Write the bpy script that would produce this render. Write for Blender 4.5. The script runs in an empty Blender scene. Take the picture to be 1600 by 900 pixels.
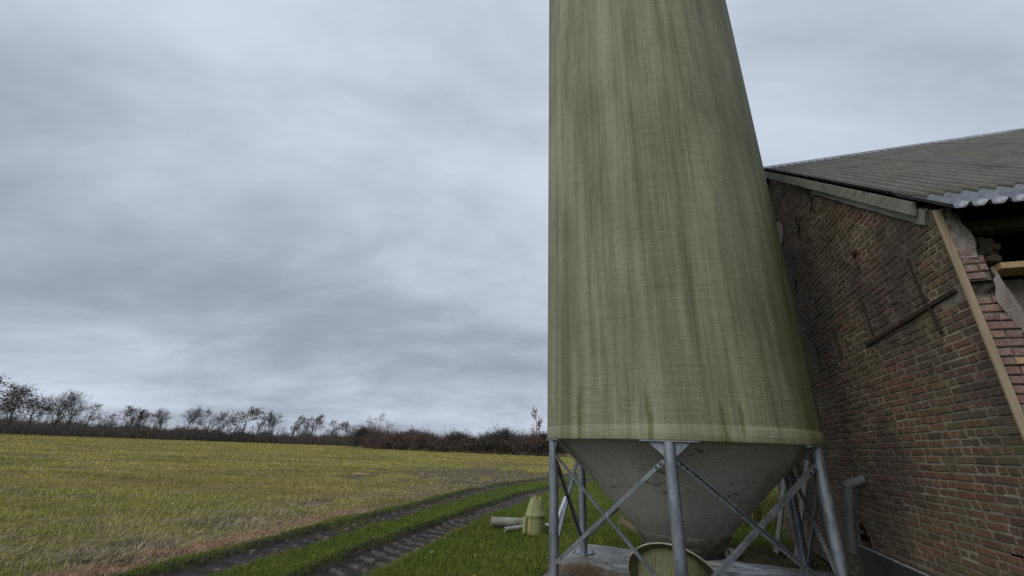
import bpy, math, random
import numpy as np
from mathutils import Vector, Matrix

rad = math.radians
scene = bpy.context.scene
COL = scene.collection

# ------------------------------------------------------------------ camera
EYE = 1.26
cd = bpy.data.cameras.new('camera')
cam = bpy.data.objects.new('camera', cd)
COL.objects.link(cam)
cd.sensor_width = 36.0
cd.lens = 14.5125
cd.clip_start = 0.05
cd.clip_end = 6000.0
# pitched up 21 degrees, rolled 2 degrees
cam.matrix_world = Matrix(((0.99927099, -0.03817712, 0.0, 0.0),
                           (-0.01389805, -0.36377584, -0.93138284, 0.0),
                           (0.03555752, 0.93070385, -0.36404123, EYE),
                           (0, 0, 0, 1)))
cam.rotation_mode = 'QUATERNION'
scene.camera = cam

# ------------------------------------------------------------------ node helpers
def N(nt, typ, ins=None, **attrs):
    n = nt.nodes.new('ShaderNode' + typ)
    for k, v in attrs.items():
        setattr(n, k, v)
    for k, v in (ins or {}).items():
        s = n.inputs[k]
        if isinstance(v, bpy.types.NodeSocket):
            nt.links.new(v, s)
        else:
            s.default_value = v
    return n

def col(c):
    return (c[0], c[1], c[2], 1.0)

def mix(nt, f, a, b, blend='MIX'):
    n = nt.nodes.new('ShaderNodeMix')
    n.data_type = 'RGBA'
    n.blend_type = blend
    n.clamp_factor = True
    for i, v in ((0, f), (6, a), (7, b)):
        if isinstance(v, bpy.types.NodeSocket):
            nt.links.new(v, n.inputs[i])
        elif i == 0:
            n.inputs[0].default_value = v
        else:
            n.inputs[i].default_value = col(v)
    return n.outputs[2]

def math_(nt, op, a, b=0.0, clamp=False):
    n = nt.nodes.new('ShaderNodeMath')
    n.operation = op
    n.use_clamp = clamp
    for i, v in ((0, a), (1, b)):
        if isinstance(v, bpy.types.NodeSocket):
            nt.links.new(v, n.inputs[i])
        else:
            n.inputs[i].default_value = v
    return n.outputs[0]

def ramp(nt, f, lo, hi, a=0.0, b=1.0):
    n = N(nt, 'MapRange', {0: f, 1: lo, 2: hi, 3: a, 4: b}, interpolation_type='SMOOTHSTEP')
    return n.outputs[0]

def vscale(nt, v, s, off=(0, 0, 0)):
    return N(nt, 'Mapping', {'Vector': v, 'Scale': s, 'Location': off}).outputs[0]

def noise(nt, v, scale, detail=3.0, rough=0.55, dist=0.0):
    return N(nt, 'TexNoise', {'Vector': v, 'Scale': scale, 'Detail': detail, 'Roughness': rough, 'Distortion': dist}).outputs[0]

# ------------------------------------------------------------------ world: overcast sky
SUN_BEARING, SUN_ELEV = 228.0, 42.0
world = bpy.data.worlds.new('World')
scene.world = world
world.use_nodes = True
wt = world.node_tree
wt.nodes.clear()
sky = N(wt, 'TexSky', sky_type='NISHITA', sun_disc=False, sun_elevation=rad(SUN_ELEV), sun_rotation=rad(SUN_BEARING),
        air_density=1.0, dust_density=2.0)
tc = N(wt, 'TexCoord')
sx = N(wt, 'SeparateXYZ', {0: tc.outputs['Generated']})
zz = math_(wt, 'ADD', math_(wt, 'MAXIMUM', sx.outputs[2], 0.0), 0.27)
cp = N(wt, 'CombineXYZ', {0: math_(wt, 'DIVIDE', sx.outputs[0], zz), 1: math_(wt, 'DIVIDE', sx.outputs[1], zz), 2: 0.37}).outputs[0]
cpr = N(wt, 'Mapping', {'Vector': cp, 'Rotation': (0, 0, -0.102), 'Scale': (1.0, 1.45, 1.0), 'Location': (4.4386, 10.7336, 0)}).outputs[0]
warp = N(wt, 'TexNoise', {'Vector': cpr, 'Scale': 0.7, 'Detail': 2.0}).outputs[1]
cpw = N(wt, 'VectorMath', {0: cpr, 1: N(wt, 'VectorMath', {0: warp, 3: 0.9}, operation='SCALE').outputs[0]}, operation='ADD').outputs[0]
n_big = noise(wt, cpw, 0.62, 5.0, 0.52)
n_mid = noise(wt, cpw, 2.0, 8.0, 0.62)
cl = math_(wt, 'ADD', math_(wt, 'MULTIPLY', n_big, 0.73), math_(wt, 'MULTIPLY', n_mid, 0.27))
cf = ramp(wt, cl, 0.33, 0.66)
ccol = mix(wt, cf, (3.25, 3.7, 4.5), (6.65, 7.4, 8.6))
fin = mix(wt, 0.07, ccol, sky.outputs[0])
bg = N(wt, 'Background', {'Color': fin, 'Strength': 0.1})
wo = N(wt, 'OutputWorld', {'Surface': bg.outputs[0]})

# ------------------------------------------------------------------ sun behind thick cloud
sd = bpy.data.lights.new('sun', 'SUN')
sd.energy = 1.5
sd.angle = rad(40)
sd.color = (1.0, 0.96, 0.9)
sun = bpy.data.objects.new('sun', sd)
COL.objects.link(sun)
_b, _e = rad(SUN_BEARING), rad(SUN_ELEV)
sun.rotation_mode = 'QUATERNION'
sun.rotation_quaternion = Vector((-math.sin(_b) * math.cos(_e), -math.cos(_b) * math.cos(_e), -math.sin(_e))).to_track_quat('-Z', 'Y')
sun.location = (-5, -15, 25)

vs = scene.view_settings
vs.view_transform = 'Standard'
vs.look = 'None'
vs.exposure = 0.0
vs.gamma = 1.0
vs.use_curve_mapping = False
scene.cycles.use_denoising = False
scene.cycles.max_bounces = 6

# ------------------------------------------------------------------ mesh helpers
def np_mesh(name, V, F, smooth=False, colors=None, uvs=None, attr='tint'):
    """V (n,3) array, F (m,k) array of one polygon size, or a list of faces."""
    me = bpy.data.meshes.new(name)
    if isinstance(F, np.ndarray):
        V = np.asarray(V, np.float32)
        m, k = F.shape
        me.vertices.add(len(V))
        me.vertices.foreach_set('co', V.ravel())
        me.loops.add(m * k)
        me.loops.foreach_set('vertex_index', F.astype(np.int32).ravel())
        me.polygons.add(m)
        me.polygons.foreach_set('loop_start', np.arange(0, m * k, k, dtype=np.int32))
        me.update(calc_edges=True)
        me.validate()
    else:
        me.from_pydata([tuple(map(float, v)) for v in V], [], [tuple(f) for f in F])
        me.update()
    if colors is not None:
        a = me.color_attributes.new(attr, 'FLOAT_COLOR', 'POINT')
        c = np.ones((len(V), 4), np.float32)
        c[:, :colors.shape[1]] = colors
        a.data.foreach_set('color', c.ravel())
    if uvs is not None:
        ul = me.uv_layers.new(name='UVMap')
        li = np.empty(len(me.loops), np.int32)
        me.loops.foreach_get('vertex_index', li)
        ul.data.foreach_set('uv', np.asarray(uvs, np.float32)[li].ravel())
    if smooth:
        me.polygons.foreach_set('use_smooth', np.ones(len(me.polygons), bool))
    return me

def link(name, me, mat=None, parent=None, loc=None):
    o = bpy.data.objects.new(name, me)
    COL.objects.link(o)
    if mat is not None and me is not None and len(me.materials) == 0:
        me.materials.append(mat)
    if parent is not None:
        o.parent = parent
    if loc is not None:
        o.location = loc
    return o

def tag(o, label, cat=None, group=None, kind=None):
    o['label'] = label
    if cat:
        o['category'] = cat
    if group:
        o['group'] = group
    if kind:
        o['kind'] = kind
    return o

def empty(name, loc, rz=0.0):
    o = bpy.data.objects.new(name, None)
    COL.objects.link(o)
    o.location = loc
    o.rotation_euler = (0, 0, rz)
    o.empty_display_size = 0.2
    return o

class MB:
    """collects faces for one mesh"""
    def __init__(s):
        s.v, s.f = [], []
    def add(s, V, F):
        b = len(s.v)
        s.v += [tuple(map(float, p)) for p in V]
        s.f += [tuple(i + b for i in f) for f in F]
        return s
    def box(s, lo, hi, M=None, bev=0.0):
        x0, y0, z0 = lo
        x1, y1, z1 = hi
        if bev <= 0:
            V = [(x0, y0, z0), (x1, y0, z0), (x1, y1, z0), (x0, y1, z0), (x0, y0, z1), (x1, y0, z1), (x1, y1, z1), (x0, y1, z1)]
            F = [(0, 3, 2, 1), (4, 5, 6, 7), (0, 1, 5, 4), (1, 2, 6, 5), (2, 3, 7, 6), (3, 0, 4, 7)]
        else:
            V, idx = [], {}
            for i, x in enumerate((x0, x1)):
                for j, y in enumerate((y0, y1)):
                    for k, z in enumerate((z0, z1)):
                        sx_, sy_, sz_ = (1 - 2 * i) * bev, (1 - 2 * j) * bev, (1 - 2 * k) * bev
                        for a, p in enumerate(((x, y + sy_, z + sz_), (x + sx_, y, z + sz_), (x + sx_, y + sy_, z))):
                            idx[i, j, k, a] = len(V)
                            V.append(p)
            F = []
            q = lambda *t: F.append(tuple(idx[i] for i in t))
            for i in (0, 1):
                q((i, 0, 0, 0), (i, 1, 0, 0), (i, 1, 1, 0), (i, 0, 1, 0))
                q((0, i, 0, 1), (1, i, 0, 1), (1, i, 1, 1), (0, i, 1, 1))
                q((0, 0, i, 2), (1, 0, i, 2), (1, 1, i, 2), (0, 1, i, 2))
            for i in (0, 1):
                for j in (0, 1):
                    q((i, j, 0, 0), (i, j, 1, 0), (i, j, 1, 1), (i, j, 0, 1))
                    q((i, 0, j, 0), (i, 1, j, 0), (i, 1, j, 2), (i, 0, j, 2))
                    q((0, i, j, 1), (1, i, j, 1), (1, i, j, 2), (0, i, j, 2))
                    for k in (0, 1):
                        q((i, j, k, 0), (i, j, k, 1), (i, j, k, 2))
            # orient outward
            c = Vector(((x0 + x1) / 2, (y0 + y1) / 2, (z0 + z1) / 2))
            G = []
            for f in F:
                p = [Vector(V[i]) for i in f]
                nrm = (p[1] - p[0]).cross(p[2] - p[0])
                m = sum(p, Vector()) / len(p) - c
                G.append(f if nrm.dot(m) > 0 else f[::-1])
            F = G
        if M is not None:
            V = [tuple(M @ Vector(p)) for p in V]
        return s.add(V, F)
    def tube(s, pts, rads, n=10, cap=True):
        pts = [Vector(p) for p in pts]
        if not hasattr(rads, '__len__'):
            rads = [rads] * len(pts)
        V, F = [], []
        ref = None
        for i, p in enumerate(pts):
            d = (pts[min(i + 1, len(pts) - 1)] - pts[max(i - 1, 0)]).normalized()
            if ref is None:
                ref = Vector((0, 0, 1)) if abs(d.z) < 0.9 else Vector((1, 0, 0))
            a = (ref - d * ref.dot(d)).normalized()
            ref = a
            b = d.cross(a)
            for k in range(n):
                t = 2 * math.pi * k / n
                V.append(p + (a * math.cos(t) + b * math.sin(t)) * rads[i])
        for i in range(len(pts) - 1):
            for k in range(n):
                k2 = (k + 1) % n
                F.append((i * n + k, i * n + k2, (i + 1) * n + k2, (i + 1) * n + k))
        if cap:
            F.append(tuple(range(n))[::-1])
            F.append(tuple((len(pts) - 1) * n + k for k in range(n)))
        return s.add(V, F)
    def pipe(s, p0, p1, ro, ri, n=18):
        """open hollow pipe"""
        p0, p1 = Vector(p0), Vector(p1)
        d = (p1 - p0).normalized()
        a = d.orthogonal().normalized()
        b = d.cross(a)
        V, F = [], []
        for p in (p0, p1):
            for r in (ro, ri):
                for k in range(n):
                    t = 2 * math.pi * k / n
                    V.append(p + (a * math.cos(t) + b * math.sin(t)) * r)
        for k in range(n):
            k2 = (k + 1) % n
            F.append((k, k2, 2 * n + k2, 2 * n + k))
            F.append((n + k2, n + k, 3 * n + k, 3 * n + k2))
            F.append((k2, k, n + k, n + k2))
            F.append((2 * n + k, 2 * n + k2, 3 * n + k2, 3 * n + k))
        return s.add(V, F)
    def mesh(s, name, smooth=False):
        return np_mesh(name, s.v, s.f, smooth)
    def build(s, name, mat, parent=None, smooth=False, autosmooth=None):
        me = s.mesh(name, smooth)
        o = link(name, me, mat, parent)
        if autosmooth:
            smooth_by_angle(me, autosmooth)
        return o

def smooth_by_angle(me, ang=40):
    import bmesh
    bm = bmesh.new()
    bm.from_mesh(me)
    for f in bm.faces:
        f.smooth = True
    for e in bm.edges:
        if len(e.link_faces) == 2 and e.calc_face_angle(0) > rad(ang):
            e.smooth = False
    bm.to_mesh(me)
    bm.free()

def lathe(profile, n=96, uv=True, name='lathe', smooth=True):
    """profile list of (r, z); closed around; uv = (angle*1.5, length along profile)"""
    m = len(profile)
    V = np.zeros(((n + 1) * m, 3))
    U = np.zeros(((n + 1) * m, 2))
    L = 0.0
    for i, (r, z) in enumerate(profile):
        if i:
            L += math.hypot(r - profile[i - 1][0], z - profile[i - 1][1])
        t = np.linspace(0, 2 * math.pi, n + 1) + math.pi / 2   # seam at +y (the far side)
        V[i * (n + 1):(i + 1) * (n + 1)] = np.stack([r * np.cos(t), r * np.sin(t), np.full(n + 1, z)], 1)
        U[i * (n + 1):(i + 1) * (n + 1)] = np.stack([(t - math.pi / 2) * 1.5, np.full(n + 1, L)], 1)
    F = []
    for i in range(m - 1):
        for k in range(n):
            a = i * (n + 1) + k
            F.append((a, a + 1, a + n + 2, a + n + 1))
    return np_mesh(name, V, np.array(F), smooth, uvs=U)

# value noise in numpy
def vnoise(x, y, seed=0):
    xi, yi = np.floor(x).astype(np.int64), np.floor(y).astype(np.int64)
    fx, fy = x - xi, y - yi
    fx, fy = fx * fx * (3 - 2 * fx), fy * fy * (3 - 2 * fy)
    def h(a, b):
        n_ = (a * 374761393 + b * 668265263 + seed * 974711) & 0x7fffffff
        n_ = ((n_ ^ (n_ >> 13)) * 1274126177) & 0x7fffffff
        return ((n_ ^ (n_ >> 16)) & 0xffff) / 65535.0
    return (h(xi, yi) * (1 - fx) + h(xi + 1, yi) * fx) * (1 - fy) + (h(xi, yi + 1) * (1 - fx) + h(xi + 1, yi + 1) * fx) * fy

def fbm(x, y, oct=4, seed=0):
    s, a, t = 0, 0.5, 0
    for i in range(oct):
        s = s + a * vnoise(x * 2 ** i, y * 2 ** i, seed + i * 17)
        t += a
        a *= 0.5
    return s / t

def sstep(x, a, b):
    t = np.clip((x - a) / (b - a), 0, 1)
    return t * t * (3 - 2 * t)

# ------------------------------------------------------------------ materials
def new_mat(name):
    m = bpy.data.materials.new(name)
    m.use_nodes = True
    nt = m.node_tree
    nt.nodes.clear()
    b = N(nt, 'BsdfPrincipled')
    o = N(nt, 'OutputMaterial', {'Surface': b.outputs[0]})
    return m, nt, b

def setb(nt, b, **k):
    names = dict(color='Base Color', rough='Roughness', metal='Metallic', normal='Normal', spec='Specular IOR Level')
    for kk, v in k.items():
        s = b.inputs[names[kk]]
        if isinstance(v, bpy.types.NodeSocket):
            nt.links.new(v, s)
        else:
            s.default_value = col(v) if kk == 'color' else v

def bump(nt, h, strength=0.3, dist=0.01, normal=None):
    ins = {'Height': h, 'Strength': strength, 'Distance': dist}
    if normal is not None:
        ins['Normal'] = normal
    return N(nt, 'Bump', ins).outputs[0]

def simple(name, c, rough=0.7, metal=0.0, vary=0.25, scale=8.0, bstr=0.2, bdist=0.004, stretch=(1, 1, 1), c2=None):
    m, nt, b = new_mat(name)
    t = N(nt, 'TexCoord').outputs['Object']
    t = vscale(nt, t, stretch)
    a = noise(nt, t, scale, 5, 0.6)
    f = ramp(nt, a, 0.3, 0.7)
    c2 = c2 or tuple(x * (1 - vary) for x in c)
    setb(nt, b, color=mix(nt, f, c2, c), rough=rough, metal=metal,
         normal=bump(nt, noise(nt, t, scale * 5, 4, 0.6), bstr, bdist))
    return m

# weathered fibreglass of the silo shell (UV = metres round / metres up)
def mat_fibreglass(name, light, dark, algae, moss_shade_side=True):
    m, nt, b = new_mat(name)
    uv = N(nt, 'UVMap', uv_map='UVMap').outputs[0]
    pos = N(nt, 'TexCoord').outputs['Object']
    # grime running down in streaks
    st1 = noise(nt, vscale(nt, uv, (8.0, 0.24, 1)), 1.0, 10, 0.74)
    st2 = noise(nt, vscale(nt, uv, (30.0, 0.55, 1), (3, 7, 0)), 1.0, 7, 0.7)
    st3 = noise(nt, vscale(nt, uv, (2.1, 0.16, 1), (9, 2, 0)), 1.0, 6, 0.62)
    s = math_(nt, 'ADD', math_(nt, 'MULTIPLY', st1, 0.55), math_(nt, 'ADD', math_(nt, 'MULTIPLY', st2, 0.28), math_(nt, 'MULTIPLY', st3, 0.4)))
    f = ramp(nt, s, 0.49, 0.82)
    c = mix(nt, f, light, dark)
    # wound glass strands: fine level lines
    l1 = noise(nt, vscale(nt, uv, (0.9, 95.0, 1)), 1.0, 4, 0.7)
    l2 = noise(nt, vscale(nt, uv, (2.2, 34.0, 1), (4, 1, 0)), 1.0, 5, 0.75, 0.3)
    lines = math_(nt, 'ADD', math_(nt, 'MULTIPLY', l1, 0.55), math_(nt, 'MULTIPLY', l2, 0.45))
    lf = ramp(nt, lines, 0.32, 0.68)
    c = mix(nt, 0.45, c, mix(nt, lf, (0.55, 0.55, 0.50), (1.3, 1.3, 1.33)), 'MULTIPLY')
    scr = noise(nt, vscale(nt, uv, (4.5, 70.0, 1), (8, 3, 0)), 1.0, 3, 0.6)
    zone_ = ramp(nt, noise(nt, vscale(nt, uv, (1.2, 1.6, 1), (6, 1, 0)), 1.0, 4, 0.6), 0.38, 0.62)
    c = mix(nt, math_(nt, 'MULTIPLY', ramp(nt, scr, 0.58, 0.66, 0, 0.6), zone_), c, (0.085, 0.086, 0.055))
    c = mix(nt, math_(nt, 'MULTIPLY', ramp(nt, scr, 0.40, 0.32, 0, 0.4), zone_), c, (0.46, 0.46, 0.38))
    # broad cloudy dirt
    big = noise(nt, vscale(nt, uv, (0.9, 0.5, 1)), 1.3, 5, 0.6)
    c = mix(nt, ramp(nt, big, 0.4, 0.75, 0, 0.45), c, dark)
    # fine dark specks and grit
    sp = noise(nt, vscale(nt, uv, (55, 42, 1)), 1.0, 3, 0.8)
    c = mix(nt, ramp(nt, sp, 0.60, 0.74, 0, 0.65), c, (0.07, 0.075, 0.045))
    sp2 = noise(nt, vscale(nt, uv, (42, 70, 1), (5, 5, 0)), 1.0, 4, 0.8)
    c = mix(nt, ramp(nt, sp2, 0.60, 0.72, 0, 0.4), c, (0.40, 0.41, 0.36))
    # odd dark dots
    vo = N(nt, 'TexVoronoi', {'Vector': vscale(nt, uv, (7, 4.5, 1)), 'Scale': 1.0, 'Randomness': 1.0})
    c = mix(nt, math_(nt, 'LESS_THAN', vo.outputs[0], 0.045), c, (0.05, 0.052, 0.03))
    gr = noise(nt, vscale(nt, uv, (48, 60, 1), (1, 2, 0)), 1.0, 6, 0.8)
    c = mix(nt, 0.5, c, mix(nt, ramp(nt, gr, 0.30, 0.70), (0.55, 0.55, 0.53), (1.38, 1.38, 1.40)), 'MULTIPLY')
    br_ = noise(nt, vscale(nt, uv, (1.6, 0.16, 1), (12, 3, 0)), 1.0, 4, 0.6)
    c = mix(nt, ramp(nt, br_, 0.50, 0.70, 0, 0.6), c, (0.130, 0.118, 0.066))
    # algae: vertical tongues low on the shell and a film on the damp barn side, part painted shade
    sep = N(nt, 'SeparateXYZ', {0: uv})
    al = noise(nt, vscale(nt, uv, (6.5, 0.9, 1), (2.3, 0.4, 0)), 1.0, 4, 0.65)
    low = ramp(nt, sep.outputs[1], 0.05, 1.3, 1.0, 0.0)
    am = math_(nt, 'MULTIPLY', ramp(nt, al, 0.57, 0.68), low)
    if moss_shade_side:
        px = N(nt, 'SeparateXYZ', {0: pos}).outputs
        side = ramp(nt, px[0], 0.75, 1.46)
        side2 = ramp(nt, math_(nt, 'MULTIPLY', px[0], -1.0), 1.25, 1.5, 0, 0.4)
        sn = noise(nt, vscale(nt, uv, (4, 0.5, 1), (7, 7, 0)), 1.0, 4, 0.6)
        am = math_(nt, 'ADD', am, math_(nt, 'MULTIPLY', math_(nt, 'ADD', side, side2), ramp(nt, sn, 0.3, 0.65)), True)
    c = mix(nt, math_(nt, 'MULTIPLY', am, 0.75), c, algae)
    h = math_(nt, 'ADD', math_(nt, 'MULTIPLY', lines, 0.8), math_(nt, 'MULTIPLY', sp, 0.35))
    setb(nt, b, color=c, rough=0.72, spec=0.3, normal=bump(nt, h, 0.55, 0.006))
    return m

M = {}
M['silo'] = mat_fibreglass('fibreglass_silo', (0.315, 0.312, 0.200), (0.078, 0.079, 0.043), (0.080, 0.088, 0.014))
M['band'] = mat_fibreglass('fibreglass_band', (0.295, 0.29, 0.195), (0.10, 0.10, 0.058), (0.085, 0.095, 0.015))

def mat_hopper():
    m, nt, b = new_mat('hopper_laminate')
    uv = N(nt, 'UVMap', uv_map='UVMap').outputs[0]
    p = N(nt, 'TexCoord').outputs['Object']
    a = noise(nt, vscale(nt, uv, (2, 1.2, 1)), 1.5, 5, 0.6)
    c = mix(nt, ramp(nt, a, 0.3, 0.7), (0.40, 0.395, 0.35), (0.48, 0.475, 0.43))
    ch = noise(nt, vscale(nt, uv, (1.2, 3.2, 1)), 3.2, 6, 0.75, 0.6)
    zone = noise(nt, uv, 1.15, 2, 0.5)
    cm = math_(nt, 'MULTIPLY', ramp(nt, ch, 0.56, 0.60), ramp(nt, zone, 0.5, 0.58))
    c = mix(nt, math_(nt, 'MULTIPLY', cm, 0.75), c, (0.10, 0.10, 0.085))
    st = noise(nt, vscale(nt, uv, (9, 0.6, 1)), 1.0, 5, 0.6)
    c = mix(nt, ramp(nt, st, 0.56, 0.8, 0, 0.35), c, (0.15, 0.145, 0.11))
    h = math_(nt, 'SUBTRACT', math_(nt, 'MULTIPLY', noise(nt, p, 14, 4, 0.6), 0.5), math_(nt, 'MULTIPLY', cm, 1.0))
    setb(nt, b, color=c, rough=0.75, spec=0.25, normal=bump(nt, h, 0.3, 0.008))
    return m
M['hopper'] = mat_hopper()

def mat_galv(name, c1, c2, metal=0.75, rough=0.42, stain=(0.17, 0.17, 0.15)):
    m, nt, b = new_mat(name)
    p = N(nt, 'TexCoord').outputs['Object']
    v = N(nt, 'TexVoronoi', {'Vector': p, 'Scale': 60.0, 'Randomness': 1.0})
    v2 = N(nt, 'SeparateColor', {0: v.outputs[1]}).outputs[0]
    a = noise(nt, vscale(nt, p, (1, 1, 0.4)), 9, 6, 0.65)
    c = mix(nt, ramp(nt, a, 0.3, 0.7), c1, c2)
    c = mix(nt, math_(nt, 'MULTIPLY', v2, 0.35), c, tuple(x * 1.35 for x in c2))
    d = noise(nt, vscale(nt, p, (16, 16, 1.2)), 2.0, 5, 0.65)
    df = ramp(nt, d, 0.52, 0.72, 0, 0.65)
    c = mix(nt, df, c, stain)
    setb(nt, b, color=c, rough=ramp(nt, a, 0.2, 0.8, rough - 0.1, rough + 0.2), normal=bump(nt, noise(nt, p, 40, 3), 0.25, 0.003))
    nt.links.new(ramp(nt, df, 0.0, 0.65, metal, metal * 0.35), b.inputs['Metallic'])
    return m
M['galv'] = mat_galv('galvanised_steel', (0.17, 0.19, 0.22), (0.31, 0.335, 0.375))
M['galv_dark'] = mat_galv('dull_galvanised_steel', (0.20, 0.215, 0.235), (0.33, 0.35, 0.38), 0.6, 0.5)

def mat_brick(name, cols, moss=0.5, soot=0.6, salt=0.55):
    m, nt, b = new_mat(name)
    gp = N(nt, 'NewGeometry')
    pos = gp.outputs['Position']
    oi = N(nt, 'ObjectInfo').outputs['Random']
    r = math_(nt, 'FRACT', math_(nt, 'ADD', math_(nt, 'MULTIPLY', oi, 7.31), gp.outputs['Random Per Island']))
    r2 = math_(nt, 'FRACT', math_(nt, 'MULTIPLY', r, 13.7))
    cr = nt.nodes.new('ShaderNodeValToRGB')
    cr.color_ramp.interpolation = 'LINEAR'
    el = cr.color_ramp.elements
    while len(el) < len(cols):
        el.new(0.5)
    for i, c in enumerate(cols):
        el[i].position = i / (len(cols) - 1)
        el[i].color = col(c)
    nt.links.new(r, cr.inputs[0])
    c = cr.outputs[0]
    g = noise(nt, pos, 45, 5, 0.7)
    c = mix(nt, 0.8, c, mix(nt, ramp(nt, g, 0.25, 0.75), (0.55, 0.55, 0.55), (1.35, 1.35, 1.35)), 'MULTIPLY')
    c = mix(nt, 0.5, c, mix(nt, r2, (0.65, 0.65, 0.65), (1.3, 1.3, 1.3)), 'MULTIPLY')
    # soot and damp stains with their own outlines, green film, pale salts
    big = noise(nt, vscale(nt, pos, (1, 1, 0.55)), 1.15, 5, 0.6)
    c = mix(nt, ramp(nt, big, 0.44, 0.66, 0, soot), c, (0.062, 0.050, 0.046))
    gm = noise(nt, vscale(nt, pos, (1, 1, 0.7), (3, 1, 5)), 1.7, 5, 0.62)
    c = mix(nt, ramp(nt, gm, 0.50, 0.70, 0, moss), c, (0.125, 0.130, 0.060))
    sl = noise(nt, vscale(nt, pos, (1, 1, 1), (9, 4, 2)), 22, 5, 0.75)
    sz = noise(nt, vscale(nt, pos, (1, 1, 1), (2, 8, 2)), 2.2, 3, 0.6)
    c = mix(nt, math_(nt, 'MULTIPLY', ramp(nt, sl, 0.58 - 0.12 * (salt > 0.6), 0.72), ramp(nt, sz, 0.45 - 0.3 * (salt > 0.6), 0.65, 0, salt)), c, (0.34, 0.33, 0.29))
    setb(nt, b, color=c, rough=0.88, spec=0.2, normal=bump(nt, g, 0.6, 0.006))
    return m
M['brick'] = mat_brick('old_brick', [(0.105, 0.074, 0.052), (0.170, 0.096, 0.066), (0.140, 0.106, 0.068), (0.185, 0.098, 0.068), (0.122, 0.086, 0.064), (0.160, 0.112, 0.076), (0.125, 0.102, 0.068)], 0.45, 0.72)
M['brick_pink'] = mat_brick('inner_brick', [(0.22, 0.14, 0.12), (0.27, 0.15, 0.13), (0.28, 0.20, 0.175), (0.29, 0.155, 0.13)], 0.05, 0.25, 0.95)

def mat_mortar(name, c1, c2, c3, scale=3.0):
    m, nt, b = new_mat(name)
    pos = N(nt, 'NewGeometry').outputs['Position']
    a = noise(nt, pos, scale, 6, 0.72)
    c = mix(nt, ramp(nt, a, 0.38, 0.66), c1, c2)
    big = noise(nt, vscale(nt, pos, (1, 1, 0.55)), 1.15, 5, 0.6)
    c = mix(nt, ramp(nt, big, 0.46, 0.68, 0, 0.8), c, c3)
    g = noise(nt, pos, 70, 4, 0.7)
    c = mix(nt, 0.5, c, mix(nt, g, (0.5, 0.5, 0.5), (1.4, 1.4, 1.4)), 'MULTIPLY')
    setb(nt, b, color=c, rough=0.95, spec=0.1, normal=bump(nt, g, 0.8, 0.01))
    return m
M['mortar'] = mat_mortar('lime_mortar', (0.17, 0.155, 0.118), (0.36, 0.33, 0.26), (0.080, 0.070, 0.058))
M['plaster'] = mat_mortar('broken_plaster', (0.24, 0.20, 0.175), (0.46, 0.43, 0.40), (0.22, 0.18, 0.155), 16.0)
M['concrete'] = mat_mortar('concrete_strip', (0.26, 0.26, 0.22), (0.34, 0.34, 0.29), (0.17, 0.18, 0.13), 4.0)

def mat_roof():
    m, nt, b = new_mat('mossy_corrugated_sheet')
    p = N(nt, 'TexCoord').outputs['Object']
    a = noise(nt, vscale(nt, p, (1, 3, 1)), 2.2, 6, 0.65)
    c = mix(nt, ramp(nt, a, 0.35, 0.7), (0.040, 0.043, 0.037), (0.068, 0.072, 0.062))
    g = noise(nt, vscale(nt, p, (1, 2, 1), (4, 4, 1)), 1.3, 5, 0.6)
    c = mix(nt, ramp(nt, g, 0.45, 0.7, 0, 0.7), c, (0.075, 0.085, 0.028))
    l = noise(nt, p, 26, 5, 0.75)
    crest_light = N(nt, 'Attribute', attribute_name='tint').outputs['Fac']
    c = mix(nt, math_(nt, 'MULTIPLY', crest_light, ramp(nt, noise(nt, vscale(nt, p, (1, 1, 1), (2, 2, 2)), 3.0, 5, 0.7), 0.25, 0.6, 0.35, 0.95)), c, (0.165, 0.167, 0.15))  # paler rib crests stand in for sky light caught along the ribs
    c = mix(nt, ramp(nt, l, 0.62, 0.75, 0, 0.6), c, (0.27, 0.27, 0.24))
    setb(nt, b, color=c, rough=0.65, spec=0.25, normal=bump(nt, l, 0.4, 0.006))
    return m
M['roof'] = mat_roof()
M['roof_metal'] = mat_galv('bare_roof_metal', (0.12, 0.135, 0.155), (0.21, 0.23, 0.255), 0.55, 0.45, (0.075, 0.08, 0.085))

def mat_wood(name, c1, c2, axis=(30, 30, 2), knots=True):
    m, nt, b = new_mat(name)
    p = N(nt, 'TexCoord').outputs['Object']
    g = noise(nt, vscale(nt, p, axis), 1.0, 6, 0.65, 0.6)
    c = mix(nt, ramp(nt, g, 0.3, 0.7), c1, c2)
    d = noise(nt, p, 7, 5, 0.7)
    c = mix(nt, ramp(nt, d, 0.56, 0.72, 0, 0.65), c, tuple(x * 0.42 for x in c1))
    setb(nt, b, color=c, rough=0.8, spec=0.25, normal=bump(nt, g, 0.4, 0.004))
    return m
M['batten'] = mat_wood('pine_batten', (0.26, 0.205, 0.135), (0.35, 0.285, 0.195))
M['plank'] = mat_wood('pine_plank', (0.36, 0.25, 0.12), (0.46, 0.34, 0.19), (4, 30, 30))
M['greyboard'] = mat_wood('grey_weathered_board', (0.17, 0.165, 0.135), (0.27, 0.265, 0.22), (2, 30, 30))
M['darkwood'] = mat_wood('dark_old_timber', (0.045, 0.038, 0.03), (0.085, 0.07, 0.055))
M['panel'] = mat_wood('brown_panel', (0.14, 0.11, 0.085), (0.19, 0.155, 0.125), (6, 6, 2))
M['rust'] = simple('rusty_iron', (0.045, 0.026, 0.020), 0.85, 0.1, c2=(0.018, 0.014, 0.012), scale=20)
M['black'] = simple('black_bitumen', (0.035, 0.036, 0.039), 0.55, 0, 0.4, 6, 0.4, 0.01)
M['darkpipe'] = mat_galv('grey_downpipe', (0.075, 0.08, 0.085), (0.125, 0.13, 0.14), 0.1, 0.65, (0.07, 0.07, 0.055))
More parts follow.
